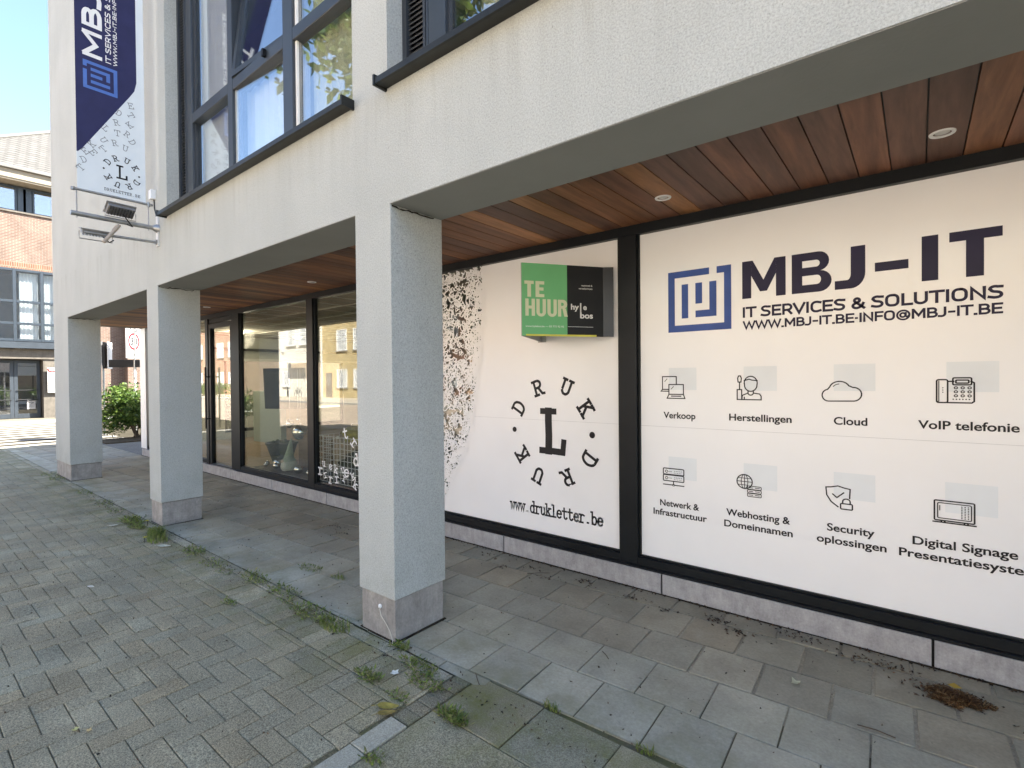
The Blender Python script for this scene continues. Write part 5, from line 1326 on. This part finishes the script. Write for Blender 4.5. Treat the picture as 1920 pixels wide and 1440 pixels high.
W_ = [ # x, y, radius, height, blades, kind, label
 (-11.75,1.86,.20,.05,160,'leaf','low weeds against the street side of the corner column base'),
 (-11.15,1.84,.16,.06,120,'leaf','weeds at the front corner of the corner column base'),
 (-9.4,1.85,.14,.045,110,'leaf','small weed patch midway between the two far columns'),
 (-8.35,1.84,.15,.05,130,'leaf','flat weed patch left of the second column'),
 (-7.75,1.82,.12,.045,90,'leaf','thin weeds in the joint a step before the second column'),
 (-7.02,1.80,.13,.09,380,'leaf','dense round weed clump at the left foot of the second column'),
 (-6.70,1.76,.09,.07,200,'leaf','leafy weeds under the street face of the second column'),
 (-6.22,1.80,.09,.13,360,'grass','tall bright grass tuft at the near corner of the second column'),
 (-6.02,1.74,.12,.08,180,'grass','shorter grass spreading in front of the bright grass tuft'),
 (-5.30,1.83,.11,.06,170,'leaf','leafy weed a step right of the bright grass tuft'),
 (-4.80,1.82,.12,.04,110,'leaf','flat sparse weeds in the joint midway between the near columns'),
 (-4.55,1.80,.08,.035,60,'leaf','tiny weed beside the flat sparse ones in the joint'),
 (-4.17,1.88,.12,.055,200,'leaf','rounded weed clump in the joint left of the near column'),
 (-3.74,1.90,.11,.05,170,'leaf','weed clump where a tile joint meets the kerb row'),
 (-3.55,1.83,.06,.035,60,'leaf','sprig just right of the clump at the kerb row'),
 (-3.24,1.83,.12,.06,240,'leaf','large weed mat before the near column, with a dry leaf'),
 (-2.96,1.83,.09,.07,190,'grass','weed tuft close to the left corner of the near column base'),
 (-4.02,2.27,.09,.045,110,'leaf','pale weed standing alone on the arcade tiles'),
 (-3.67,2.31,.05,.05,40,'grass','thin dry grass sprig on the arcade tiles'),
 (-3.87,1.56,.05,.035,60,'leaf','single small weed out among the paving blocks'),
 (-2.31,1.63,.05,.05,150,'leaf','weed tuft on the blocks in front of the near column'),
 (-2.42,1.92,.05,.06,110,'leaf','sprouting weed at the near corner of the near column base'),
 (-2.17,1.86,.08,.045,200,'leaf','weed mat right of the near column on mossy blocks'),
 (-2.02,1.78,.08,.045,170,'leaf','weed mat by the crossing of the two dark joints'),
 (-1.71,1.67,.055,.06,260,'leaf','bushy weed in the corner of the aggregate paving'),
 (-1.39,2.02,.03,.045,40,'grass','small dry grass sprig in the slab joint right of the near column'),
 (-.92,2.03,.03,.04,36,'grass','small dry grass sprig furthest right in the slab joint'),
 (-1.80,1.28,.04,.03,60,'leaf','thin weeds along the smooth dividing strip'),
 (-2.05,1.62,.05,.03,60,'leaf','low weeds between the strip and the star-shaped blossom'),
]
for k, (x, y, r, h, n, kd, lab) in enumerate(W_): weed(lab, x, y, r, h, n, kd, 40+k)
fl = plain('dandelion_yellow', (.55,.48,.02), .8, .2)
for x, y, lab in ((-6.02,1.64,'yellow dandelion flower lying before the bright grass'), (-6.72,1.86,'yellow dandelion flower in the dense round weed clump')):
    t = thing('dandelion', lab, 'flower', (x, y, 0)); m = MB()
    for k in range(40): a = rnd.uniform(0,6.28); rr = rnd.uniform(.01,.024); m.poly([(x,y,.05),(x+rr*math.cos(a)-.003*math.sin(a),y+rr*math.sin(a)+.003*math.cos(a),.056),(x+rr*math.cos(a)+.003*math.sin(a),y+rr*math.sin(a)-.003*math.cos(a),.056)])
    m.build('flower_head', fl, t); m = MB(); m.tube([(x,y,0),(x+.004,y,.05)], .0025, 5); m.build('stalk', M['leaf'], t)

# ------------------------------------------------------------------ leaves and litter
def leaf(name, lab, x, y, size, rot, col, curl=.3, lobes=0, group=None):
    m = MB(); n = 16; c, s = math.cos(rot), math.sin(rot); pts = []
    for k in range(n):
        a = 2*math.pi*k/n
        rr = size*(1-.45*abs(math.sin(a*lobes/2))) if lobes else 1
        u, v = (rr*math.cos(a), rr*math.sin(a)) if lobes else (size*math.cos(a), size*.42*math.sin(a)*(1-.3*math.cos(a)))
        z = .006+curl*size*((u/size)**2*.5+(v/size)**2)+.3*abs(v)*curl
        pts.append((x+u*c-v*s, y+u*s+v*c, z))
    ce = (x, y, .005)
    for k in range(n): m.poly([ce, pts[k], pts[(k+1)%n]])
    if not lobes: m.tube([(x-size*c,y-size*s,.012),(x-size*1.6*c,y-size*1.6*s,.004)], .0015, 4)
    o = m.build(name, plain(name, col, .7, .2, var=.3, vs=40)); tag(o, lab, 'leaf' if 'leaf' in name else 'litter', group)
leaf('fallen_blossom', 'white star-shaped blossom on the mossy blocks beside the near column', -2.225, 1.735, .030, .4, (.70,.70,.62), .25, 5)
leaf('dry_leaf', 'curled yellow leaf on the paving just above the smooth strip', -2.02, 1.535, .055, .55, (.30,.25,.06), .30)
leaf('dry_leaf', 'second curled leaf, dull brown, tucked against the yellow leaf by the strip', -1.985, 1.50, .045, .85, (.22,.17,.05), .35)
leaf('fallen_blossom', 'pale yellow blossom on the near blocks, left of a pair', -3.025, .545, .018, .2, (.48,.47,.20), .5, 5)
leaf('fallen_blossom', 'orange tinged blossom on the near blocks, right of a pair', -2.966, .582, .016, .9, (.55,.42,.20), .5, 5)
leaf('dry_leaf', 'pale crumpled leaf on the arcade tiles in front of the wide panel', -.499, 2.959, .030, .9, (.46,.46,.32), .5, 4)
leaf('dry_leaf', 'pale leaf scrap on the weed mat before the near column', -3.36, 1.83, .030, 1.9, (.50,.50,.30), .4)
leaf('dry_leaf', 'long pale leaf blade by the bright grass tuft', -5.72, 1.72, .07, .5, (.55,.54,.42), .15)
leaf('dry_leaf', 'small white scrap left of the second column on the blocks', -7.0, 1.62, .045, 1.2, (.62,.60,.50), .3)
leaf('dry_leaf', 'thin white scrap among the far-left paving blocks', -5.05, 1.02, .035, .3, (.62,.60,.52), .1)
def pile():
    t = thing('leaf_pile', 'heap of dry brown needles and seeds on the tiles at lower right', 'leaf litter', (.13, 3.30, 0)); q = random.Random(6); m = MB()
    for k in range(1500):
        a = q.uniform(0,6.283); ed = 1+.22*math.sin(3*a+1)+.16*math.sin(7*a); d = .12*math.sqrt(q.random()); d, d0 = d*ed, d; x = .14+d*math.cos(a)*.95; y = 3.30+d*math.sin(a)*.62; top = .045*(1-(d0/.12)**2)
        z = q.uniform(0, top)+.003; t2 = q.uniform(0,6.283); L = q.uniform(.006,.024); f = q.uniform(.5,1.5); w = q.uniform(.0010,.0024)
        c = q.choice([(.13,.065,.025),(.20,.11,.045),(.08,.04,.02),(.25,.17,.08)]); u = Vector((math.cos(t2),math.sin(t2),q.uniform(-.3,.3)))*L; s = Vector((-math.sin(t2),math.cos(t2),q.uniform(-.5,.5)))*w
        p = Vector((x,y,z)); m.poly([p-u-s,p-u+s,p+u+s,p+u-s], tuple(v*f for v in c))
    m.build('needles', M['leaf'], t)
    m = MB(); m.poly([(.11,3.37,.03),(.14,3.40,.034),(.17,3.37,.030),(.14,3.355,.028)]); m.build('yellow_leaf', plain('yellow_leaf', (.45,.30,.05), .7, .2), t)
pile()
def debris():
    """loose seeds, husks and crumbs that lie along the plinth and over the tiles"""
    q = random.Random(8); m = MB()
    def bit(x, y, sc):
        t = q.uniform(0,6.283); L = q.uniform(.004,.014)*sc; w = q.uniform(.002,.005)*sc; f = q.uniform(.4,1.4)
        c = tuple(v*f for v in q.choice([(.05,.03,.018),(.09,.05,.03),(.035,.028,.022),(.13,.085,.05)])); p = Vector((x,y,.003))
        u = Vector((math.cos(t),math.sin(t),0))*L; s = Vector((-math.sin(t),math.cos(t),0))*w; h = Vector((0,0,q.uniform(.003,.010)))
        m.poly([p-u,p-s+h*.5,p+u*.9+h,p+s], c); m.poly([p-u+s*.5,p+h,p+u*.6+s*1.6], c)
    for k in range(800): x = q.uniform(-9,1); bit(x, 3.585-abs(q.gauss(0,.02)), q.uniform(.6,1.3))
    for cx, cy, n, r in ((.14,3.30,70,.11),(-2.05,3.44,30,.06),(-1.62,3.40,24,.05),(-1.35,3.36,16,.05),(-1.02,3.42,40,.05),(-.88,3.33,30,.06),(-.55,3.50,44,.07),(-.28,3.44,40,.07),(-.1,3.46,26,.05),(-2.3,3.33,14,.05),(-2.75,3.3,12,.04),(-5.0,3.1,30,.08),(-4.7,3.0,20,.06),(-3.0,3.46,30,.12),(.42,3.2,26,.05),(-2.55,3.42,20,.05)):
        for k in range(n): bit(cx+q.gauss(0,r), min(3.575, cy+q.gauss(0,r*.5)), 1.1)
    for k in range(420): bit(q.uniform(-9,1.2), q.uniform(2.0,3.5), q.uniform(.4,1.0))
    for k in range(500): bit(q.uniform(-9,-1.0), q.gauss(1.86,.06), q.uniform(.4,1.0))
    for k in range(300): bit(q.uniform(-8,-.6), q.uniform(.2,1.8), q.uniform(.3,.7))
    tag(m.build('ground_litter', M['leaf']), kind='stuff')
    # twigs
    for pts, lab in (([(-1.87,2.0,.008),(-1.83,1.968,.007),(-1.79,1.94,.006)],'dry twig at the crossing of the dark joints'), ([(-1.44,2.62,.006),(-1.405,2.597,.007),(-1.375,2.57,.006)],'short curved twig on a near arcade tile'),
                     ([(-.22,2.775,.006),(-.15,2.782,.008),(-.08,2.775,.006)],'thin twig lying in a tile joint at lower right'), ([(-2.50,3.30,.006),(-2.42,3.36,.012),(-2.36,3.42,.006)],'dark twig near the plinth under the lettered panel')):
        m = MB(); m.tube(pts, .0025, 6); tag(m.build('twig', M['bark']), lab, 'twig')
debris()
# rope end hanging from the near column base
t = thing('loose_cord', 'pale cord hanging from a round plug in the near column base', 'cord', (-2.56, 1.945, .05))
m = MB(); m.ball((-2.627,1.942,.187), (.014,.010,.014), 14, 8); m.build('wall_plug', M['white'], t, smooth='all')
m = MB(); m.tube([(-2.624,1.936,.178),(-2.60,1.928,.14),(-2.55,1.930,.10),(-2.52,1.934,.06),(-2.495,1.932,.02),(-2.488,1.93,.0)], .0028, 6); m.build('cord', plain('cord', (.50,.48,.40), .8, .2), t, smooth='all')
